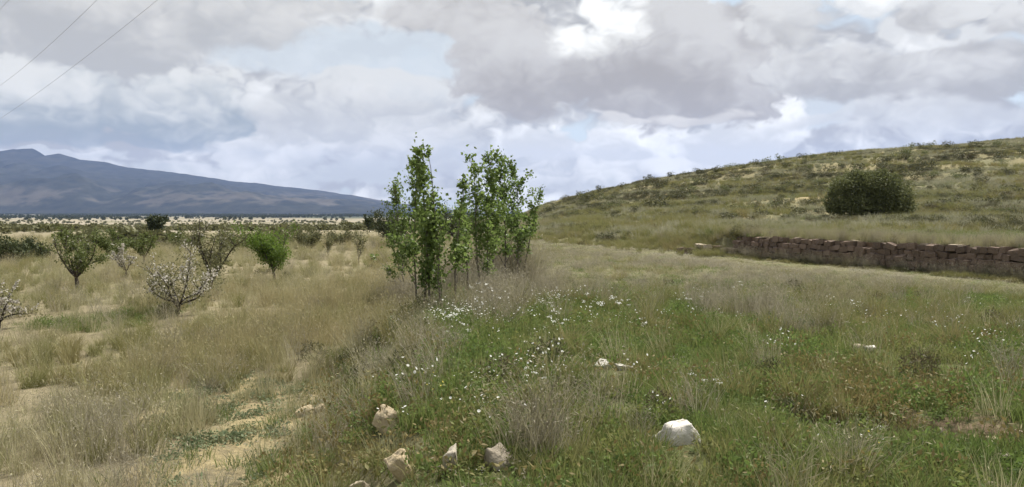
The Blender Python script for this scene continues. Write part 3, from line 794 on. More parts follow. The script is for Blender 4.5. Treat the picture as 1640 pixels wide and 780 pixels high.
POP = [  # base px, base py, top py
    (688, 502, 236, 1, 'tallest poplar sapling, left group, with a leafy leader', 0.36, 1.3, -0.01, 0.24, False),
    (706, 498, 242, 2, 'thin bare poplar stem carrying one leaf tuft at its tip', 0.5, 0.9, 0.03, 0.14, True),
    (727, 494, 284, 3, 'slim poplar sapling standing right of the thin bare stem', 0.35, 0.9, 0.0, 0.15, False),
    (668, 500, 262, 4, 'poplar sapling just left of the tallest one', 0.34, 1.2, -0.02, 0.30, False),
    (650, 494, 300, 5, 'bushy lower poplar, leftmost of the row', 0.22, 1.7, -0.05, 0.46, False),
    (678, 505, 318, 6, 'short bushy poplar at the foot of the tallest one', 0.20, 1.8, 0.0, 0.46, False),
    (750, 482, 322, 7, 'shorter poplar in the middle of the row', 0.40, 0.9, 0.0, 0.24, False),
    (770, 470, 262, 8, 'poplar sapling, leftmost of the right group', 0.34, 1.3, 0.0, 0.34, False),
    (790, 466, 253, 9, 'tallest poplar sapling of the right group', 0.34, 1.5, 0.0, 0.36, False),
    (810, 462, 272, 10, 'leafy poplar between the tallest and rightmost of the right group', 0.30, 1.5, 0.02, 0.40, False),
    (828, 458, 266, 11, 'poplar sapling at the right end of the row', 0.34, 1.4, 0.04, 0.34, False),
    (782, 474, 335, 12, 'low poplar shoot in front of the right group', 0.25, 1.3, -0.03, 0.40, False),
    (836, 456, 312, 13, 'short leafy poplar leaning out at the far right end of the row', 0.30, 1.3, 0.05, 0.40, False),
    (704, 500, 345, 14, 'low leafy shoot between tallest poplar and slim sapling', 0.25, 1.2, 0.05, 0.45, False),
]
for (px, py, tpy, sd, lb, lo, dn, ln, wd, tipo) in POP: poplar(px, py, tpy, sd, lb, lo, dn, ln, wd, tipo)

def tree_px(name, px, py, top, halfw, seed, label, cat='tree', **k):
    g = G(px, py); s = g[1] / F
    return make_tree(name, g, label, cat, (py - top) * s, halfw * s, seed, **k)

tree_px('almond_tree', 125, 466, 362, 46, 21, 'almond tree with dark forked trunk and green top left of the path', leafmat='almond', nleaf=2700, lsize=0.085, blossom=160, r=0.085, limbs=7, trunk_h=0.22, leafy=(0.45, 1), twigs=7)
tree_px('almond_tree', 285, 503, 358, 80, 22, 'almond tree in white blossom, nearest and largest of the blossoming trees', leafmat='dull', nleaf=2300, lsize=0.06, blossom=900, r=0.06, limbs=8, trunk_h=0.10, twigs=9, open_=0.30, up=0.1)
tree_px('almond_tree', 338, 470, 346, 52, 23, 'leafy green almond tree behind the large blossoming tree', leafmat='dull', nleaf=2700, lsize=0.08, blossom=160, r=0.07, limbs=7, trunk_h=0.16, up=0.12)
tree_px('almond_tree', 440, 449, 355, 42, 24, 'bright green rounded small tree with short dark trunk in the open field', leafmat='bright', nleaf=5200, lsize=0.09, r=0.06, limbs=8, trunk_h=0.20, up=0.09, twigs=8, open_=0.26)
tree_px('almond_tree', 202, 446, 386, 20, 25, 'small thin almond tree in white blossom beside the forked almond tree', leafmat='dull', nleaf=300, lsize=0.07, blossom=800, r=0.04, limbs=6, trunk_h=0.2, open_=0.25)
tree_px('almond_tree', -2, 528, 425, 40, 26, 'blossoming branches of an almond tree cut by the left picture edge', leafmat='dull', nleaf=700, lsize=0.06, blossom=900, r=0.05, limbs=8, trunk_h=0.12, open_=0.25)
tree_px('almond_tree', 230, 428, 372, 26, 27, 'dull green almond tree behind the small blossoming one', leafmat='almond', nleaf=1300, lsize=0.11, r=0.06, limbs=6, trunk_h=0.25)
tree_px('broad_tree', 15, 423, 374, 42, 28, 'dark green bushy tree at the left edge of the field', leafmat='dark', nleaf=4200, lsize=0.15, r=0.1, limbs=9, trunk_h=0.08, open_=0.30)
tree_px('broad_tree', 62, 416, 380, 24, 29, 'lower dark green bushy tree next to the one at left edge', leafmat='dark', nleaf=1600, lsize=0.15, r=0.08, limbs=8, trunk_h=0.1, open_=0.30)
tree_px('almond_tree', 184, 414, 365, 30, 30, 'mid green round almond tree farther back, left of centre orchard', leafmat='almond', nleaf=2600, lsize=0.14, r=0.07, limbs=8, trunk_h=0.16, open_=0.26)
tree_px('round_tree', 250, 375, 346, 14, 31, 'small dark round tree standing alone against pale far fields', leafmat='dark', nleaf=3000, lsize=0.36, r=0.15, limbs=9, trunk_h=0.05, open_=0.34)
tree_px('sapling', 575, 424, 362, 15, 32, 'thin grey green sapling standing on pale ground left of the poplars', leafmat='dull', nleaf=600, lsize=0.09, r=0.03, limbs=6, trunk_h=0.15, up=0.2, bark='twig')
tree_px('sapling', 526, 410, 370, 13, 33, 'dark sparse shrubby sapling left of the grey green sapling', leafmat='dull', nleaf=500, lsize=0.10, r=0.04, limbs=6, trunk_h=0.1, up=0.1)
tree_px('olive_tree', 628, 395, 336, 34, 34, 'dark olive tree behind the left side of the poplars', leafmat='dark', nleaf=3200, lsize=0.16, r=0.09, limbs=9, trunk_h=0.12, open_=0.30)
tree_px('olive_tree', 728, 392, 328, 44, 35, 'dark olive tree behind the gap between the poplar groups', leafmat='dark', nleaf=3600, lsize=0.16, r=0.09, limbs=9, trunk_h=0.14, open_=0.30)
tree_px('round_tree', 592, 372, 344, 8, 36, 'tiny dark round tree left of the olive behind the poplars', leafmat='dark', nleaf=900, lsize=0.3, r=0.1, limbs=7, trunk_h=0.08, open_=0.32)
tree_px('round_tree', 317, 368, 355, 8, 37, 'tiny dark far tree just above the leafy green almond tree', leafmat='dark', nleaf=700, lsize=0.4, r=0.1, limbs=7, trunk_h=0.06, open_=0.32)
tree_px('almond_tree', 385, 402, 364, 34, 38, 'wide mid green tree behind the bright green rounded tree, left side', leafmat='almond', nleaf=2600, lsize=0.16, r=0.07, limbs=8, trunk_h=0.1, open_=0.28)
tree_px('almond_tree', 492, 398, 361, 30, 39, 'dark green bushy tree behind the bright green rounded tree, right side', leafmat='dull', nleaf=2400, lsize=0.16, r=0.07, limbs=8, trunk_h=0.1, open_=0.28)
tree_px('almond_tree', 300, 400, 368, 26, 40, 'green tree in the orchard row left of the leafy almond', leafmat='almond', nleaf=2000, lsize=0.16, r=0.07, limbs=8, trunk_h=0.1, open_=0.28)
tree_px('almond_tree', 108, 408, 360, 16, 41, 'narrow upright green tree rising behind the forked almond tree', leafmat='almond', nleaf=900, lsize=0.14, r=0.06, limbs=6, trunk_h=0.2, up=0.25)
tree_px('almond_tree', 545, 392, 362, 22, 42, 'low olive green bushy tree between the two thin saplings', leafmat='dull', nleaf=1500, lsize=0.17, r=0.06, limbs=8, trunk_h=0.08, open_=0.3)
tree_px('almond_tree', 436, 392, 366, 30, 43, 'low green tree hidden behind the crown of the bright green tree', leafmat='dull', nleaf=1500, lsize=0.17, r=0.06, limbs=8, trunk_h=0.08, open_=0.3)

# ------------------------------------------------------------------ the big rounded bush below the hill
def lumpy_bush(name, loc, label, w, h, seed, mat, n, lsize, lobes=16, group=None, cat='bush', shape=None):
    rng = np.random.default_rng(seed)
    a = rng.uniform(0, 2 * np.pi, lobes); rr = np.sqrt(rng.uniform(0, 1, lobes)) * 0.62
    cz = rng.uniform(0.22, 0.70, lobes) * (1.05 - 0.55 * rr)
    lc = np.stack([rr * np.cos(a) * w / 2, rr * np.sin(a) * w / 2 * 0.8, cz * h], 1)
    lr = rng.uniform(0.15, 0.36, lobes) * min(w, h * 1.5)
    if shape:
        sh = np.array(shape); lobes = len(sh)
        lc = np.stack([sh[:, 0] * w / 2, rng.uniform(-.3, .3, lobes) * w / 2, sh[:, 1] * h], 1); lr = sh[:, 2] * h
    pick = rng.choice(lobes, n, p=lr ** 2 / (lr ** 2).sum())
    d = rng.normal(size=(n, 3)); d /= np.linalg.norm(d, axis=1)[:, None]
    p = lc[pick] + d * (lr[pick] * rng.uniform(0.55, 1.0, n) ** 0.5)[:, None] * np.array((1, 1, 0.85))
    spr = rng.uniform(0, 1, n) < 0.16; p[spr] += (d[spr] * np.array((1, 1, .6)) + np.array((0, 0, .4))) * (rng.uniform(0, .10, spr.sum()) * h)[:, None]
    p[:, 2] *= h / np.percentile(p[:, 2], 99.2)
    p[:, 0] *= w / 2 / np.percentile(abs(p[:, 0]), 98.5)
    p = p[p[:, 2] > -0.05]
    lv = MB(); leaves(lv, p, lsize, lsize * 0.45, rng, 0.5)
    root = empty(name, loc, label, cat, group)
    lv.build('crown', M[mat], root)
    wd = MB()
    for i in range(lobes):
        q, r_ = limb(rng, (rng.normal(0, .1), rng.normal(0, .1), -0.1), lc[i] + np.array((0, 0, .3)), np.linalg.norm(lc[i]), 0.07, 0.02, 5, 0.08); tube(wd, q, r_, 5)
    wd.build('trunk', M['darkbark'], root, smooth=True)
    return root
g = G(1395, 352)
s = g[1] / F
lumpy_bush('olive_bush', g, 'large dark rounded olive bush on the terrace below the hillside', 126 * s, 76 * s, 51, 'olivebush', 24000, 0.0034 * g[1], 14, shape=[(-.42, .55, .40), (.18, .56, .40), (.55, .44, .30), (-.68, .34, .28), (-.05, .34, .36), (.36, .28, .34), (-.36, .22, .36), (.70, .22, .24), (-.30, .82, .17), (.24, .84, .15), (-.62, .66, .16), (.45, .74, .16), (-.08, .62, .36), (.80, .40, .12), (-.86, .2, .14)])

# ------------------------------------------------------------------ hillside shrubs (each one a thing, sharing a few meshes)
def shrub_mesh(seed, mat, n=260, ls=0.13):
    rng = np.random.default_rng(seed)
    k = 6; c = rng.normal(0, 0.26, (k, 3)); c[:, 2] = abs(c[:, 2]) * 0.8 + 0.22
    pick = rng.integers(0, k, n); d = rng.normal(size=(n, 3)); d /= np.linalg.norm(d, axis=1)[:, None]
    p = c[pick] + d * (0.3 * rng.uniform(.3, 1, n) ** .5)[:, None]; p[:, 2] = np.clip(p[:, 2], -0.05, None)
    lv = MB(); leaves(lv, p, ls, ls * 0.5, rng, 0.7)
    for i in range(8):
        q, r_ = limb(rng, (0, 0, -0.1), (rng.normal(), rng.normal(), 1.2), 0.6, 0.02, 0.006, 4, 0.1); tube(lv, q, r_, 4)
    o = lv.build('shrub_source', M[mat], link=False); me = o.data; bpy.data.objects.remove(o); return me
SHR = [shrub_mesh(200 + i, m) for i, m in enumerate(['hillscrub', 'scrub', 'hillscrub', 'olivebush', 'scrub'])]

def shrub(px, py, wpx, hpx, rng, label, group, name='shrub'):
    g = G(px, py); k = g[1] / F
    o = bpy.data.objects.new(name, SHR[rng.integers(len(SHR))]); C.objects.link(o)
    o.location = tuple(g); o.scale = (wpx * k / 1.1, wpx * k / 1.1, hpx * k / 0.95); o.rotation_euler = (0, 0, rng.uniform(0, 6.28))
    return tag(o, label, 'shrub', group)
rng = np.random.default_rng(77)
RIDGE = [(870, 328), (960, 309), (1060, 291), (1180, 269), (1300, 253), (1400, 243), (1500, 237), (1640, 228)]
_RT = np.geomspace(30, 400, 500)
def ridge_y(px):
    x = (px - CX) / F * _RT
    return float(HORIZON - ((H(x, _RT) - CAM_Z) / _RT).max() * F)
for px in [905, 925, 962, 1000, 1045, 1056, 1078, 1099, 1120, 1145, 1168, 1183, 1210, 1226, 1252, 1284, 1300, 1341]:
    shrub(px + rng.uniform(-3, 3), ridge_y(px) + rng.uniform(1.5, 4), rng.uniform(12, 22), rng.uniform(8, 13), rng, 'small dark shrub on the skyline of the right hillside', 'skyline shrubs')
for px, dy, w, h, lb in [(1459, 6, 13, 9, 'leftmost of three dark shrubs close together on the skyline'), (1474, 6, 11, 8, 'middle of three dark shrubs close together on the skyline'),
                     (1488, 6, 12, 10, 'rightmost of three dark shrubs close together on the skyline'), (1521, 9, 18, 11, 'lone dark round shrub on the skyline above the olive bush')]:
    shrub(px, ridge_y(px) + 0.35 * dy, w * 1.2, h * 1.3, rng, lb, 'skyline shrubs')
spots = [(1318, 283, 18, 11), (1298, 292, 20, 11), (1310, 303, 22, 12), (1290, 262, 14, 9), (1460, 262, 17, 11), (1052, 334, 46, 22), (1175, 352, 40, 14), (1218, 347, 26, 14), (1280, 345, 30, 18), (1300, 330, 30, 16),
         (1563, 311, 20, 17), (1585, 329, 30, 18), (1632, 312, 24, 16), (1520, 330, 34, 16), (1484, 335, 30, 14), (1605, 347, 30, 18), (1545, 343, 26, 14)]
for (px, py, w, h) in spots:
    shrub(px, py, w, h, rng, 'larger dark scrub bush on the slope of the right hillside', 'larger hillside shrubs')
nsh = 0
while nsh < 230:
    px = rng.uniform(875, 1640); ry = ridge_y(px); py = ry + 4 + (352 - ry) * rng.uniform(0, 1) ** 0.9
    if 1315 < px < 1475 and py > 300: continue
    sc = rng.uniform(0.6, 1.25); shrub(px, py, 19 * sc, 11 * sc, rng, 'low olive scrub clump dotted among dry grass on the right hillside', 'low hillside scrub'); nsh += 1

# ------------------------------------------------------------------ ground cover (stuff): clump meshes scattered over the ground
def hash_str(s): return sum((i + 1) * ord(c) for i, c in enumerate(s)) * 7919 % 100003
def source(name, builder, mat, n):
    col = bpy.data.collections.new(name)
    for i in range(n):
        rng = np.random.default_rng(abs(hash_str(name)) + i)
        mb = MB(); builder(mb, rng, i)
        o = mb.build('%s_clump_%02d' % (name, i), M[mat], link=False)
        col.objects.link(o)
    return col
def hash_str(s): return sum((i + 1) * ord(c) for i, c in enumerate(s)) * 7919 % 100003

def scatter(name, col, nvar, x, y, scl, rng, label, tilt=0.12, zoff=0.0, zs=None):
    n = len(x)
    if n == 0: return None
    z = H(x, y) + zoff
    me = bpy.data.meshes.new(name)
    me.vertices.add(n); me.vertices.foreach_set('co', np.stack([x, y, z], 1).astype(np.float32).ravel())
    a = me.attributes.new('rot', 'FLOAT_VECTOR', 'POINT')
    a.data.foreach_set('vector', np.stack([rng.normal(0, tilt, n), rng.normal(0, tilt, n), rng.uniform(0, 6.283, n)], 1).astype(np.float32).ravel())
    a = me.attributes.new('scl', 'FLOAT_VECTOR', 'POINT')
    zs = np.ones(n) if zs is None else zs
    a.data.foreach_set('vector', np.stack([scl, scl, scl * zs], 1).astype(np.float32).ravel())
    a = me.attributes.new('idx', 'INT', 'POINT'); a.data.foreach_set('value', rng.integers(0, nvar, n).astype(np.int32))
    o = bpy.data.objects.new(name, me); C.objects.link(o)
    ng = bpy.data.node_groups.new(name, 'GeometryNodeTree')
    ng.interface.new_socket('Geometry', in_out='INPUT', socket_type='NodeSocketGeometry')
    ng.interface.new_socket('Geometry', in_out='OUTPUT', socket_type='NodeSocketGeometry')
    gi, go = ng.nodes.new('NodeGroupInput'), ng.nodes.new('NodeGroupOutput')
    ci = ng.nodes.new('GeometryNodeCollectionInfo'); ci.inputs['Collection'].default_value = col
    ci.inputs['Separate Children'].default_value = True; ci.inputs['Reset Children'].default_value = True
    ip = ng.nodes.new('GeometryNodeInstanceOnPoints'); ip.inputs['Pick Instance'].default_value = True
    def NA(nm, t):
        q = ng.nodes.new('GeometryNodeInputNamedAttribute'); q.data_type = t; q.inputs['Name'].default_value = nm; return q.outputs['Attribute']
    ng.links.new(gi.outputs[0], ip.inputs['Points']); ng.links.new(ci.outputs[0], ip.inputs['Instance'])
    ng.links.new(NA('idx', 'INT'), ip.inputs['Instance Index'])
    e2r = ng.nodes.new('FunctionNodeEulerToRotation'); ng.links.new(NA('rot', 'FLOAT_VECTOR'), e2r.inputs[0]); ng.links.new(e2r.outputs[0], ip.inputs['Rotation'])
    ng.links.new(NA('scl', 'FLOAT_VECTOR'), ip.inputs['Scale']); ng.links.new(ip.outputs[0], go.inputs[0])
    md = o.modifiers.new('scatter', 'NODES'); md.node_group = ng
    print('scatter', name, n)
    return tag(o, label, kind='stuff')

def b_straw(mb, r, i):
    tips = blades(mb, 46, 0.46, 0.4, 0.16, 0.40, 0.007, r, 3, 0.6)
    blades(mb, 24, 0.22, 0.4, 0.20, 0.9, 0.008, r, 2, 0.5)
    leaves(mb, tips[:20], 0.05, 0.009, r, 1.6)
def b_gold(mb, r, i):
    tips = blades(mb, 70, 0.50, 0.35, 0.17, 0.36, 0.007, r, 3, 0.6)
    blades(mb, 26, 0.3, 0.4, 0.2, 0.8, 0.009, r, 2, 0.5)
    leaves(mb, tips[:30], 0.07, 0.011, r, 1.8)
def b_olive(mb, r, i):
    blades(mb, 110, 0.42, 0.45, 0.13, 0.75, 0.008, r, 3, 0.6)
def b_green(mb, r, i):
    blades(mb, 60, 0.17, 0.5, 0.17, 0.6, 0.009, r, 2, 0.5)
def b_tallgreen(mb, r, i):
    blades(mb, 60, 0.26, 0.4, 0.16, 0.6, 0.009, r, 3, 0.6)
def b_herb(mb, r, i):
    tips = blades(mb, 16, 0.16, 0.5, 0.14, 0.7, 0.006, r, 2)
    p = []
    for t in tips:
        for k in range(9): p.append(t * np.array((1, 1, r.uniform(.2, 1.0))) + r.normal(0, 0.03, 3))
    leaves(mb, np.array(p), 0.045, 0.02, r, 0.5)
def b_grey(mb, r, i):
    tips = blades(mb, 60, 0.52, 0.4, 0.18, 0.5, 0.005, r, 3, 0.35)
    p = np.repeat(tips, 2, 0) + r.normal(0, 0.03, (len(tips) * 2, 3)); leaves(mb, p, 0.035, 0.008, r, 0.8)
    for k in range(26):
        a = r.uniform(0, 6.28); z = r.uniform(.12, .35); d = np.array((math.cos(a), math.sin(a), r.uniform(.5, 1.5)))
        q, rr = limb(r, (d[0] * .1 * r.uniform(), d[1] * .1 * r.uniform(), z), d, 0.22, 0.0022, 0.001, 3, 0.15); tube(mb, q, rr, 3, r.uniform())
def b_rust(mb, r, i):
    tips = blades(mb, 34, 0.20, 0.5, 0.17, 0.6, 0.007, r, 2, 0.5)
    leaves(mb, np.repeat(tips, 2, 0) * np.array((1, 1, .8)) + r.normal(0, 0.03, (68, 3)), 0.045, 0.022, r, 0.6)
def b_scrub(mb, r, i):
    d = r.normal(size=(300, 3)); d /= np.linalg.norm(d, axis=1)[:, None]; d[:, 2] = abs(d[:, 2])
    p = d * (0.24 * r.uniform(.35, 1, 300) ** .5)[:, None] * np.array((1, 1, 1.1)); leaves(mb, p, 0.055, 0.016, r, 0.9)
    blades(mb, 30, 0.26, 0.3, 0.06, 0.8, 0.006, r, 2)
def b_teal(mb, r, i):
    p = r.normal(0, 0.11, (90, 3)); p[:, 2] = r.uniform(0.005, 0.06, 90); leaves(mb, p, 0.04, 0.024, r, 0.5)
    blades(mb, 16, 0.07, 0.5, 0.16, 0.8, 0.006, r, 2)
def b_flower(mb, r, i):
    pass
def discs(mb, pos, rad, r, k=7):
    n = len(pos); a, b, c = rot_frames(n, r, 0); nrm = r.normal(0, .5, (n, 3)); nrm[:, 2] += 1; nrm[:, 1] -= 0.4; nrm /= np.linalg.norm(nrm, axis=1)[:, None]
    b = np.cross(nrm, a); b /= np.linalg.norm(b, axis=1)[:, None]; a = np.cross(b, nrm)
    th = np.linspace(0, 2 * np.pi, k, endpoint=False); R_ = rad * r.uniform(.7, 1.2, n)
    v = pos[:, None, :] + R_[:, None, None] * (np.cos(th)[None, :, None] * a[:, None, :] + np.sin(th)[None, :, None] * b[:, None, :])
    v = np.concatenate([pos[:, None, :] - nrm[:, None, :] * R_[:, None, None] * .35, v], 1).reshape(-1, 3)
    base = np.arange(n)[:, None, None] * (k + 1); q = np.array([[0, 1 + j, 1 + (j + 1) % k] for j in range(k)])
    mb.add(v, (base + q[None]).reshape(-1, 3), np.repeat(r.uniform(0, 1, n), k + 1))
def b_daisy(mb, r, i):
    n = 7; p = r.normal(0, 0.13, (n, 3)); p[:, 2] = r.uniform(0.18, 0.38, n); discs(mb, p, 0.0125, r)
def b_umbel(mb, r, i):
    for k in range(4):
        c = np.array((r.normal(0, .12), r.normal(0, .12), r.uniform(.2, .4))); p = c + r.normal(0, 0.022, (14, 3)) * np.array((1, 1, .4)); discs(mb, p, 0.009, r, 5)
def b_pebble(mb, r, i):
    v, f = rock_mesh(300 + i, (0.07, 0.06, 0.045), 9, 0); mb.add(v, f)
def b_hilltuft(mb, r, i):
    blades(mb, 60, 0.55, 0.4, 0.28, 0.7, 0.03, r, 2, 0.5)
def b_fartree(mb, r, i):
    d = r.normal(size=(70, 3)); d /= np.linalg.norm(d, axis=1)[:, None]; p = d * np.array((1.0, 1.0, .8)) * r.uniform(.5, 1, (70, 1)); p[:, 2] += .8
    leaves(mb, p, 0.7, 0.5, r, 0.5); tube(mb, [(0, 0, -.2), (0, 0, .6)], [.12, .08], 5)

SRC = {}
for nm, fn, mt, k in [('straw', b_straw, 'straw', 5), ('gold', b_gold, 'gold', 5), ('olive', b_olive, 'olive', 5), ('green', b_green, 'green', 5), ('tallgreen', b_tallgreen, 'green', 4),
                      ('herb', b_herb, 'herb', 5), ('grey', b_grey, 'grey', 5), ('rust', b_rust, 'rust', 4), ('scrub', b_scrub, 'scrub', 4), ('teal', b_teal, 'teal', 4),
                      ('daisy', b_daisy, 'petal', 4), ('umbel', b_umbel, 'petal', 4), ('pebble', b_pebble, 'palestone', 6), ('hillstraw', b_hilltuft, 'hillstraw', 4), ('hillolive', b_hilltuft, 'olive', 4),
                      ('fartree', b_fartree, 'dark', 4), ('farscrub', b_fartree, 'dull', 4), ('yellowflower', b_daisy, 'yellow', 3)]:
    SRC[nm] = (source(nm, fn, mt, k), k)

def cand(rng, bands):
    """candidate points: bands of (y0, y1, per square metre); a wedge wider than the view"""
    xs, ys = [], []
    for y0, y1, dn in bands:
        w0, w1 = 0.72 * y0 + 5, 0.72 * y1 + 5
        n = int((w0 + w1) * (y1 - y0) * dn)
        y = rng.uniform(y0, y1, n); x = rng.uniform(-1, 1, n) * (0.72 * y + 5)
        xs.append(x); ys.append(y)
    return np.concatenate(xs), np.concatenate(ys)

NEAR = [(1.5, 12, 1.0), (12, 24, 0.75), (24, 45, 0.42), (45, 80, 0.2)]
def bands(k, far=True): return [(a, b, d * k) for a, b, d in NEAR]

def grow(name, src, k, fn, smin, smax, seed, label, zvar=0.25, far=None, tilt=0.12):
    rng = np.random.default_rng(seed)
    bs = bands(k) + (far or [])
    x, y = cand(rng, bs)
    m = ground_masks(x, y)
    p = np.clip(fn(x, y, m), 0, 1)
    if src != 'pebble': p = p * (1 - 0.9 * m['soil'])
    if src in ('green', 'tallgreen', 'herb', 'daisy'): p = p * (1 - 0.8 * m['hollow'])
    keep = rng.uniform(0, 1, len(x)) < p
    # keep clear of the stones lying on the ground
    x, y = x[keep], y[keep]
    low = np.ones(len(x))
    for (rx, ry, rr, rh) in STONES:
        keep = np.hypot(x - rx, y - ry) > rr * 0.8; x, y, low = x[keep], y[keep], low[keep]
        e = np.hypot((x - rx) / (rr * 1.15 + 0.03), (y - ry + rr + 0.22) / (rr + 0.32))
        low = np.minimum(low, 0.22 + 0.78 * ss(e, 0.8, 1.25))
    s = (0.35 + 0.65 * low) * rng.uniform(smin, smax, len(x)) * (1 + 0.006 * np.clip(y - 20, 0, 60))
    zs = low * rng.uniform(1 - zvar, 1 + zvar, len(x))
    # the back of the right field and the strip before the wall are cropped lower
    rf = (x > crest(y)) & (behind(x, y) < 0.3)
    zs = zs * np.where(rf, 1 - 0.5 * ss(y, 14, 24), 1.0) * np.where(rf, 0.22 + 0.78 * ss(-behind(x, y), 0.6, 7.0), 1.0)
    return scatter(name, SRC[src][0], SRC[src][1], x, y, s, rng, label, tilt, 0.0, zs)

STONES = [(o.location[0], o.location[1], max(o.dimensions[0], o.dimensions[1]) * 0.5, o.dimensions[2]) for o in C.objects if o.get('category') == 'rock' and o.dimensions[0] > 0.06]
def nz(x, y, size, s, lo=0.45, hi=0.6, o=3): return ss(fbm(x, y, size, o, s), lo, hi)

GOLD = [(560, 475, 100, 45), (480, 520, 120, 60), (400, 555, 90, 45), (590, 520, 60, 35), (350, 480, 60, 25), (300, 590, 60, 25), (640, 450, 30, 30)]
OLIVEP = [(320, 525, 24, 14), (220, 555, 60, 18), (260, 605, 70, 18), (95, 572, 40, 16), (140, 620, 90, 22), (5, 585, 14, 20), (390, 590, 60, 20), (640, 590, 60, 30), (560, 500, 60, 14)]
GREYP = [(690, 565, 110, 55), (850, 715, 45, 28), (120, 690, 130, 50), (60, 720, 80, 40), (230, 725, 60, 25), (1180, 500, 70, 24), (1260, 520, 60, 20), (780, 470, 70, 30)]
GREENL = [(120, 525, 90, 14), (240, 500, 60, 12)]
TEAL = [(370, 630, 50, 22), (290, 665, 80, 25), (400, 610, 60, 16), (340, 700, 70, 24)]
RUST = [(1240, 640, 110, 40), (1330, 620, 90, 30), (880, 600, 70, 30), (1400, 690, 110, 26), (650, 710, 110, 60), (560, 720, 90, 50), (800, 650, 60, 30), (1540, 640, 80, 30)]
FLW = [(780, 510, 80, 30), (830, 570, 60, 40), (860, 600, 60, 30), (720, 520, 60, 20), (700, 640, 90, 30), (900, 500, 60, 30), (760, 620, 50, 30)]

def clear(x, y, m): return 1 - 0.9 * m['path'] * nz(x, y, 1.1, 99, .34, .5)
grow('dry_straw_grass', 'straw', 9, lambda x, y, m: (0.75 * m['left'] + 0.25 * m['bank']) * (0.25 + 0.75 * nz(x, y, 3.5, 1)) * clear(x, y, m) * (1 - 0.7 * patch(x, y, GOLD)) * (1 - .6 * patch(x, y, GREENL)), 0.6, 1.15, 1,
     'pale dry straw grass over the left field', far=[(80, 130, 0.06)])
grow('golden_grass', 'gold', 12, lambda x, y, m: np.clip(1.0 * patch(x, y, GOLD) * (1 - m['right']) * (0.35 + 0.65 * nz(x, y, 1.6, 7, .4, .55)) + 0.10 * m['left'] * nz(x, y, 5, 2, .5, .62), 0, 1) * clear(x, y, m), 0.6, 1.2, 2,
     'tall golden brown grass beside the bank')
grow('bunch_grass', 'olive', 9, lambda x, y, m: (0.9 * patch(x, y, OLIVEP) * (1 - m['right']) + 0.42 * m['left'] * nz(x, y, 2.2, 3, .50, .60) + 0.35 * m['bank'] * nz(x, y, 1.5, 4) + 0.30 * m['right'] * nz(x, y, 2.6, 95, .44, .58) + 0.3 * m['up'] * nz(x, y, 4, 5)) * clear(x, y, m), 0.5, 1.15, 3,
     'olive green bunch grass clumps', far=[(80, 130, 0.02)])
GREENR = lambda x, y, m: m['right'] * (1 - ss(y + (fbm(x, y, 5, 2, 91) - .5) * 10, 15, 23))
grow('green_grass', 'green', 46, lambda x, y, m: 0.75 * GREENR(x, y, m) * (0.35 + 0.65 * nz(x, y, 1.8, 11, .38, .52)) * (1 - .55 * patch(x, y, RUST)) + 0.09 * m['path'] + 0.30 * m['bank'] + 0.16 * m['right'] + 0.5 * patch(x, y, GREENL) * m['left'] + .05 * m['up'], 0.6, 1.3, 4,
     'short green grass over the right field')
grow('tall_green_grass', 'tallgreen', 10, lambda x, y, m: 0.5 * GREENR(x, y, m) * nz(x, y, 2.4, 12, .47, .58) * (1 - .8 * patch(x, y, RUST)) + 0.25 * GREENR(x, y, m) * (1 - ss(y, 7, 9)) + .1 * m['bank'], 0.6, 1.1, 5,
     'taller green grass tufts in the near right field')
grow('green_herbs', 'herb', 22, lambda x, y, m: 0.8 * GREENR(x, y, m) * nz(x, y, 1.5, 13, .42, .56) + .5 * m['bank'] * nz(x, y, 1.2, 14) + 0.5 * patch(x, y, FLW) + 0.07 * m['right'] + .3 * patch(x, y, GREENL), 0.6, 1.2, 6,
     'leafy green weeds in the right field and on the bank')
grow('rusty_weeds', 'rust', 20, lambda x, y, m: 0.45 * patch(x, y, RUST) * (1 - m['path']) + 0.5 * m['hollow'] + 0.12 * m['right'] * nz(x, y, 2.0, 15, .5, .6) + .2 * m['bank'], 0.6, 1.3, 7,
     'reddish brown low weeds among the grass')
def greyf(x, y, m):
    band = m['right'] * ss(y + (fbm(x, y, 5, 2, 91) - .5) * 10, 15, 22)
    return 0.85 * patch(x, y, GREYP) * (0.4 + 0.6 * nz(x, y, 1.0, 16, .4, .55)) + band * (0.15 + 0.45 * nz(x, y, 3.5, 17, .42, .58)) + 0.02 * m['right'] + 0.06 * m['left'] + 0.06 * m['bank']
grow('grey_dry_stalks', 'grey', 13, lambda x, y, m: greyf(x, y, m) * clear(x, y, m), 0.6, 1.2, 8, 'grey mauve dry weed stalks')
grow('pale_field_grass', 'straw', 9, lambda x, y, m: m['right'] * ss(y, 14, 24) * (0.12 + 0.5 * nz(x, y, 4, 18, .48, .6)) + 0.06 * m['right'], 0.5, 0.95, 9, 'pale dry grass across the back of the right field', far=[(80, 110, 0.05)])
grow('dark_scrub', 'scrub', 1.6, lambda x, y, m: 0.16 * m['left'] * nz(x, y, 4, 19, .55, .65) + 0.22 * m['right'] * nz(x, y, 3, 20, .48, .60) + 0.2 * m['bank'] + .25 * m['up'], 0.6, 1.3, 10, 'low dark scrub clumps', far=[(80, 200, 0.015)])
grow('ground_herbs', 'teal', 34, lambda x, y, m: 0.8 * patch(x, y, TEAL) * (1 - m['right']) * (0.3 + .7 * nz(x, y, .9, 23)) + 0.75 * m['path'] * nz(x, y, .8, 24, .38, .54), 0.6, 1.3, 11, 'bluish green ground hugging herbs on the path')
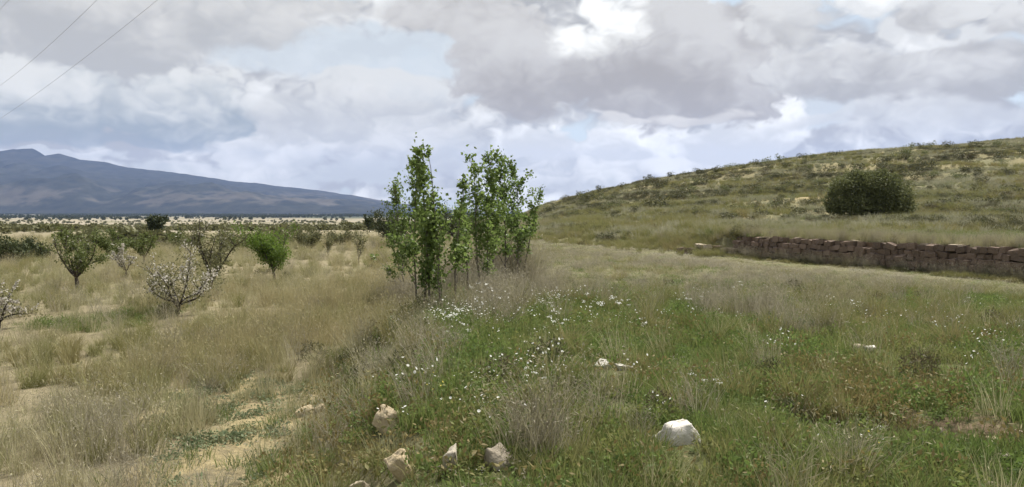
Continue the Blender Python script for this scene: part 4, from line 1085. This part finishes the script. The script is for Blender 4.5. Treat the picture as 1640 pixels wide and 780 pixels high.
grow('white_flowers', 'daisy', 10, lambda x, y, m: 0.62 * patch(x, y, FLW) + 0.035 * m['right'] * (1 - ss(y, 14, 20)) + 0.12 * m['right'] * ss(y, 11, 13) * (1 - ss(y, 15, 18)) * nz(x, y, 2, 25, .5, .6), 0.6, 1.2, 12, 'small white flowers scattered in the green weeds', tilt=0.05)
grow('white_umbels', 'umbel', 4, lambda x, y, m: 0.6 * patch(x, y, FLW) * nz(x, y, .8, 26, .45, .6) + 0.02 * m['right'] * (1 - ss(y, 14, 20)), 0.7, 1.2, 13, 'white flower heads clustered near the poplars', tilt=0.05)
grow('yellow_flowers', 'yellowflower', 1.0, lambda x, y, m: 0.12 * m['right'] * (1 - ss(y, 12, 18)), 0.4, 0.8, 14, 'few small yellow flowers in the right field', tilt=0.05)
grow('pebbles', 'pebble', 22, lambda x, y, m: 0.25 * m['path'] * nz(x, y, .7, 27, .4, .6) + 0.6 * patch(x, y, [(1600, 715, 60, 34), (1530, 690, 40, 14)]) + 0.01, 0.25, 1.1, 15, 'loose pebbles on bare soil', tilt=0.6)

# hill cover
def hill_pts(rng, n):
    y = 34 + (175 - 34) * rng.uniform(0, 1, n) ** 0.85; x = rng.uniform(-6, 1, n) * 0 + rng.uniform(-0.05, 0.80, n) * y + rng.uniform(-3, 3, n)
    k = behind(x, y) > 0.8
    return x[k], y[k]
rng = np.random.default_rng(60)
x, y = hill_pts(rng, 27000); k = rng.uniform(0, 1, len(x)) < 0.15 + 0.85 * nz(x, y, 7, 33, .42, .56); x, y = x[k], y[k]
scatter('hillside_dry_grass', SRC['hillstraw'][0], 4, x, y, rng.uniform(0.35, 0.9, len(x)), rng, 'dry pale grass covering the right hillside')
x, y = hill_pts(rng, 26000); k = rng.uniform(0, 1, len(x)) < nz(x, y, 6, 34, .44, .58) * (0.5 + .5 * ss(y, 40, 60)); x, y = x[k], y[k]
scatter('hillside_olive_grass', SRC['hillolive'][0], 4, x, y, rng.uniform(0.4, 1.0, len(x)), rng, 'olive green esparto grass covering the right hillside')
x, y = hill_pts(rng, 30000); u = hill_base(x, y) / 1.5 + (fbm(x, y, 34, 2, 9) - .5) * 1.3; u = u - np.floor(u)
k = rng.uniform(0, 1, len(x)) < nz(x, y, 8, 35, .46, .6) * (0.12 + 0.88 * ss(u, 0.45, 0.7)); x, y = x[k], y[k]
scatter('hillside_low_scrub', SRC['scrub'][0], 4, x, y, rng.uniform(0.9, 2.2, len(x)), rng, 'low dark scrub patches on the right hillside', zs=np.full(len(x), 0.7))

# weeds at the foot of the terrace wall and on its top
sw = rng.uniform(-1.5, 16, 900); off = rng.uniform(-0.75, -0.12, 900); p = WA[None, :] + WD[None, :] * sw[:, None] + WN[None, :] * off[:, None]
scatter('wall_foot_weeds', SRC['olive'][0], 5, p[:, 0], p[:, 1], rng.uniform(0.15, 0.36, 900) * (0.6 + 0.8 * nz(p[:, 0], p[:, 1], 1.5, 46)), rng, 'dark green weeds along the foot of the terrace wall')
sw = rng.uniform(-1.5, 16, 900); off = rng.uniform(0.25, 1.4, 900); p = WA[None, :] + WD[None, :] * sw[:, None] + WN[None, :] * off[:, None]
scatter('wall_top_grass', SRC['straw'][0], 5, p[:, 0], p[:, 1], rng.uniform(0.3, 0.75, 900), rng, 'pale grass fringe along the top of the terrace wall')
sw = rng.uniform(-1.5, 16, 500); off = rng.uniform(0.3, 1.6, 500); p = WA[None, :] + WD[None, :] * sw[:, None] + WN[None, :] * off[:, None]
scatter('wall_top_weeds', SRC['grey'][0], 5, p[:, 0], p[:, 1], rng.uniform(0.3, 0.8, 500), rng, 'dry weeds along the top of the terrace wall')

sw = rng.uniform(-0.5, 16, 260); off = rng.uniform(-0.3, 0.0, 260); p = WA[None, :] + WD[None, :] * sw[:, None] + WN[None, :] * off[:, None]
scatter('wall_face_stalks', SRC['grey'][0], 5, p[:, 0], p[:, 1], rng.uniform(0.4, 0.9, 260), rng, 'dry stalks standing against the face of the terrace wall')
sw = rng.uniform(-0.5, 16, 130); off = rng.uniform(-0.5, -0.1, 130); p = WA[None, :] + WD[None, :] * sw[:, None] + WN[None, :] * off[:, None]
scatter('wall_foot_scrub', SRC['scrub'][0], 4, p[:, 0], p[:, 1], rng.uniform(0.35, 0.75, 130), rng, 'dark scrub at the foot of the terrace wall')

n = 3000; sw = rng.uniform(-6, 17, n); off = rng.uniform(0.9, 6.0, n); p = WA[None, :] + WD[None, :] * sw[:, None] + WN[None, :] * off[:, None]
k = rng.uniform(0, 1, n) < 0.25 + 0.75 * nz(p[:, 0], p[:, 1], 2.5, 49, .4, .52); p = p[k]
scatter('terrace_green_grass', SRC['tallgreen'][0], 4, p[:, 0], p[:, 1], rng.uniform(0.7, 1.4, len(p)), rng, 'green grass strip on the terrace above the wall')

# low bank that carries the line of the wall on to the left
n = 1500; sw = rng.uniform(-26, 0.5, n); off = rng.normal(0.8, 1.1, n); p = WA[None, :] + WD[None, :] * sw[:, None] + WN[None, :] * off[:, None]
k = rng.uniform(0, 1, n) < nz(p[:, 0], p[:, 1], 3, 47, .38, .5); p = p[k]
scatter('bank_grass', SRC['olive'][0], 5, p[:, 0], p[:, 1], rng.uniform(0.5, 1.1, len(p)), rng, 'green and olive grass on the bank left of the terrace wall')
n = 420; sw = rng.uniform(-26, 0.5, n); off = rng.normal(1.0, 1.2, n); p = WA[None, :] + WD[None, :] * sw[:, None] + WN[None, :] * off[:, None]
k = rng.uniform(0, 1, n) < nz(p[:, 0], p[:, 1], 4, 48, .45, .6); p = p[k]
scatter('bank_scrub', SRC['scrub'][0], 4, p[:, 0], p[:, 1], rng.uniform(0.8, 1.8, len(p)), rng, 'dark low scrub on the bank left of the terrace wall')

# far left: scrub between the fields, woods on the valley floor
n = 11000; y = 60 + 1000 * rng.uniform(0, 1, n) ** 3.6; x = rng.uniform(-0.85, 0.05, n) * y
k = (rng.uniform(0, 1, n) < nz(x, y, 45, 36, .44, .56) * 0.9) & (x < -0.02 * y); x, y = x[k], y[k]
scatter('far_field_scrub', SRC['farscrub'][0], 4, x, y, rng.uniform(0.25, 0.9, len(x)) * (1 + y / 900), rng, 'scrub and low trees between the far pale fields', zs=np.full(len(x), .8))
n = 20000; y = rng.uniform(1150, 4200, n); x = rng.uniform(-0.95, 0.1, n) * y
k = rng.uniform(0, 1, n) < nz(x, y, 260, 37, .42, .55) * (0.1 + 0.9 * ss(y, 1300, 2600)); x, y = x[k], y[k]
scatter('far_woodland', SRC['fartree'][0], 4, x, y, rng.uniform(1.6, 3.6, len(x)), rng, 'dark band of woodland on the valley floor below the mountain')

# dry brush at the poplars' feet
n = 150; t = rng.uniform(0, 1, n); a, b = G(650, 497), G(850, 455)
x = a[0] + (b[0] - a[0]) * t + rng.normal(0, .35, n); y = a[1] + (b[1] - a[1]) * t + rng.normal(0, .6, n)
scatter('dry_brush', SRC['grey'][0], 5, x, y, rng.uniform(1.1, 2.2, n), rng, 'grey dry brush around the stems of the poplars')

# ------------------------------------------------------------------ fallen branches
def dead_branch(pts_px, r0, seed, label):
    rng = np.random.default_rng(seed); mb = MB()
    p = np.array([G(*q) for q in pts_px]); p[:, 2] += 0.05
    tube(mb, p, np.linspace(r0, r0 * .5, len(p)), 6)
    for i in range(7):
        b = sample(p, rng.uniform(.2, 1)); q, rr = limb(rng, b, (rng.normal(), rng.normal() * .5, .5), rng.uniform(.15, .4), r0 * .35, r0 * .1, 4, .2); tube(mb, q, rr, 4)
    c = p.mean(0); mb.v = [q - c for q in mb.v]
    o = mb.build('dead_branch', M['twig'], smooth=True); o.location = tuple(c); return tag(o, label, 'branch')
dead_branch([(196, 652), (222, 648), (240, 638), (258, 628)], 0.022, 1, 'dark fallen branch lying in the straw grass left of the path')
dead_branch([(1340, 770), (1378, 767), (1412, 762), (1436, 752)], 0.008, 2, 'thin pale dead twig in the grass near the bottom right')

# ------------------------------------------------------------------ overhead wires
def wire(a, b, sag, label):
    """a, b = (px, py, distance) two points the wire passes; carried on well past the view both ways"""
    pa = ray(a[0], a[1]) * a[2] + np.array((0, 0, CAM_Z)); pb = ray(b[0], b[1]) * b[2] + np.array((0, 0, CAM_Z))
    t = np.linspace(-0.8, 3.0, 60); p = pa + (pb - pa) * t[:, None]; p[:, 2] += sag * (t * (t - 1))
    mb = MB(); tube(mb, p, np.full(60, 0.005), 6); o = mb.build('power_line', M['cable'], smooth=True)
    return tag(o, label, 'cable', 'overhead wires')
wire((252, 0, 24), (0, 190, 42), 0.5, 'overhead wire, rightmost of the three at top left')
wire((155, 0, 24), (0, 137, 38), 0.5, 'overhead wire, middle one of the three at top left')
wire((14, 0, 26), (-120, 130, 38), 0.5, 'overhead wire just crossing the top left corner')

# ------------------------------------------------------------------ haze
def build_haze():
    x0, x1, y0, y1, z0, z1 = -13500, 13500, -400, 10200, -40, 760
    v = [(x, y, z) for x in (x0, x1) for y in (y0, y1) for z in (z0, z1)]
    f = np.array([(0, 1, 3, 2), (4, 6, 7, 5), (0, 4, 5, 1), (2, 3, 7, 6), (0, 2, 6, 4), (1, 5, 7, 3)])
    m, t_, out_ = new_mat('haze air')
    pv = t_.nodes.new('ShaderNodeVolumePrincipled')
    pv.inputs['Color'].default_value = (0.37, 0.52, 0.97, 1); pv.inputs['Density'].default_value = 3.9e-5; pv.inputs['Anisotropy'].default_value = 0.2
    t_.links.new(pv.outputs[0], out_.inputs['Volume'])
    o = mesh_obj('haze', v, f, m); tag(o, 'thin bluish air haze over the valley', kind='stuff')
build_haze()
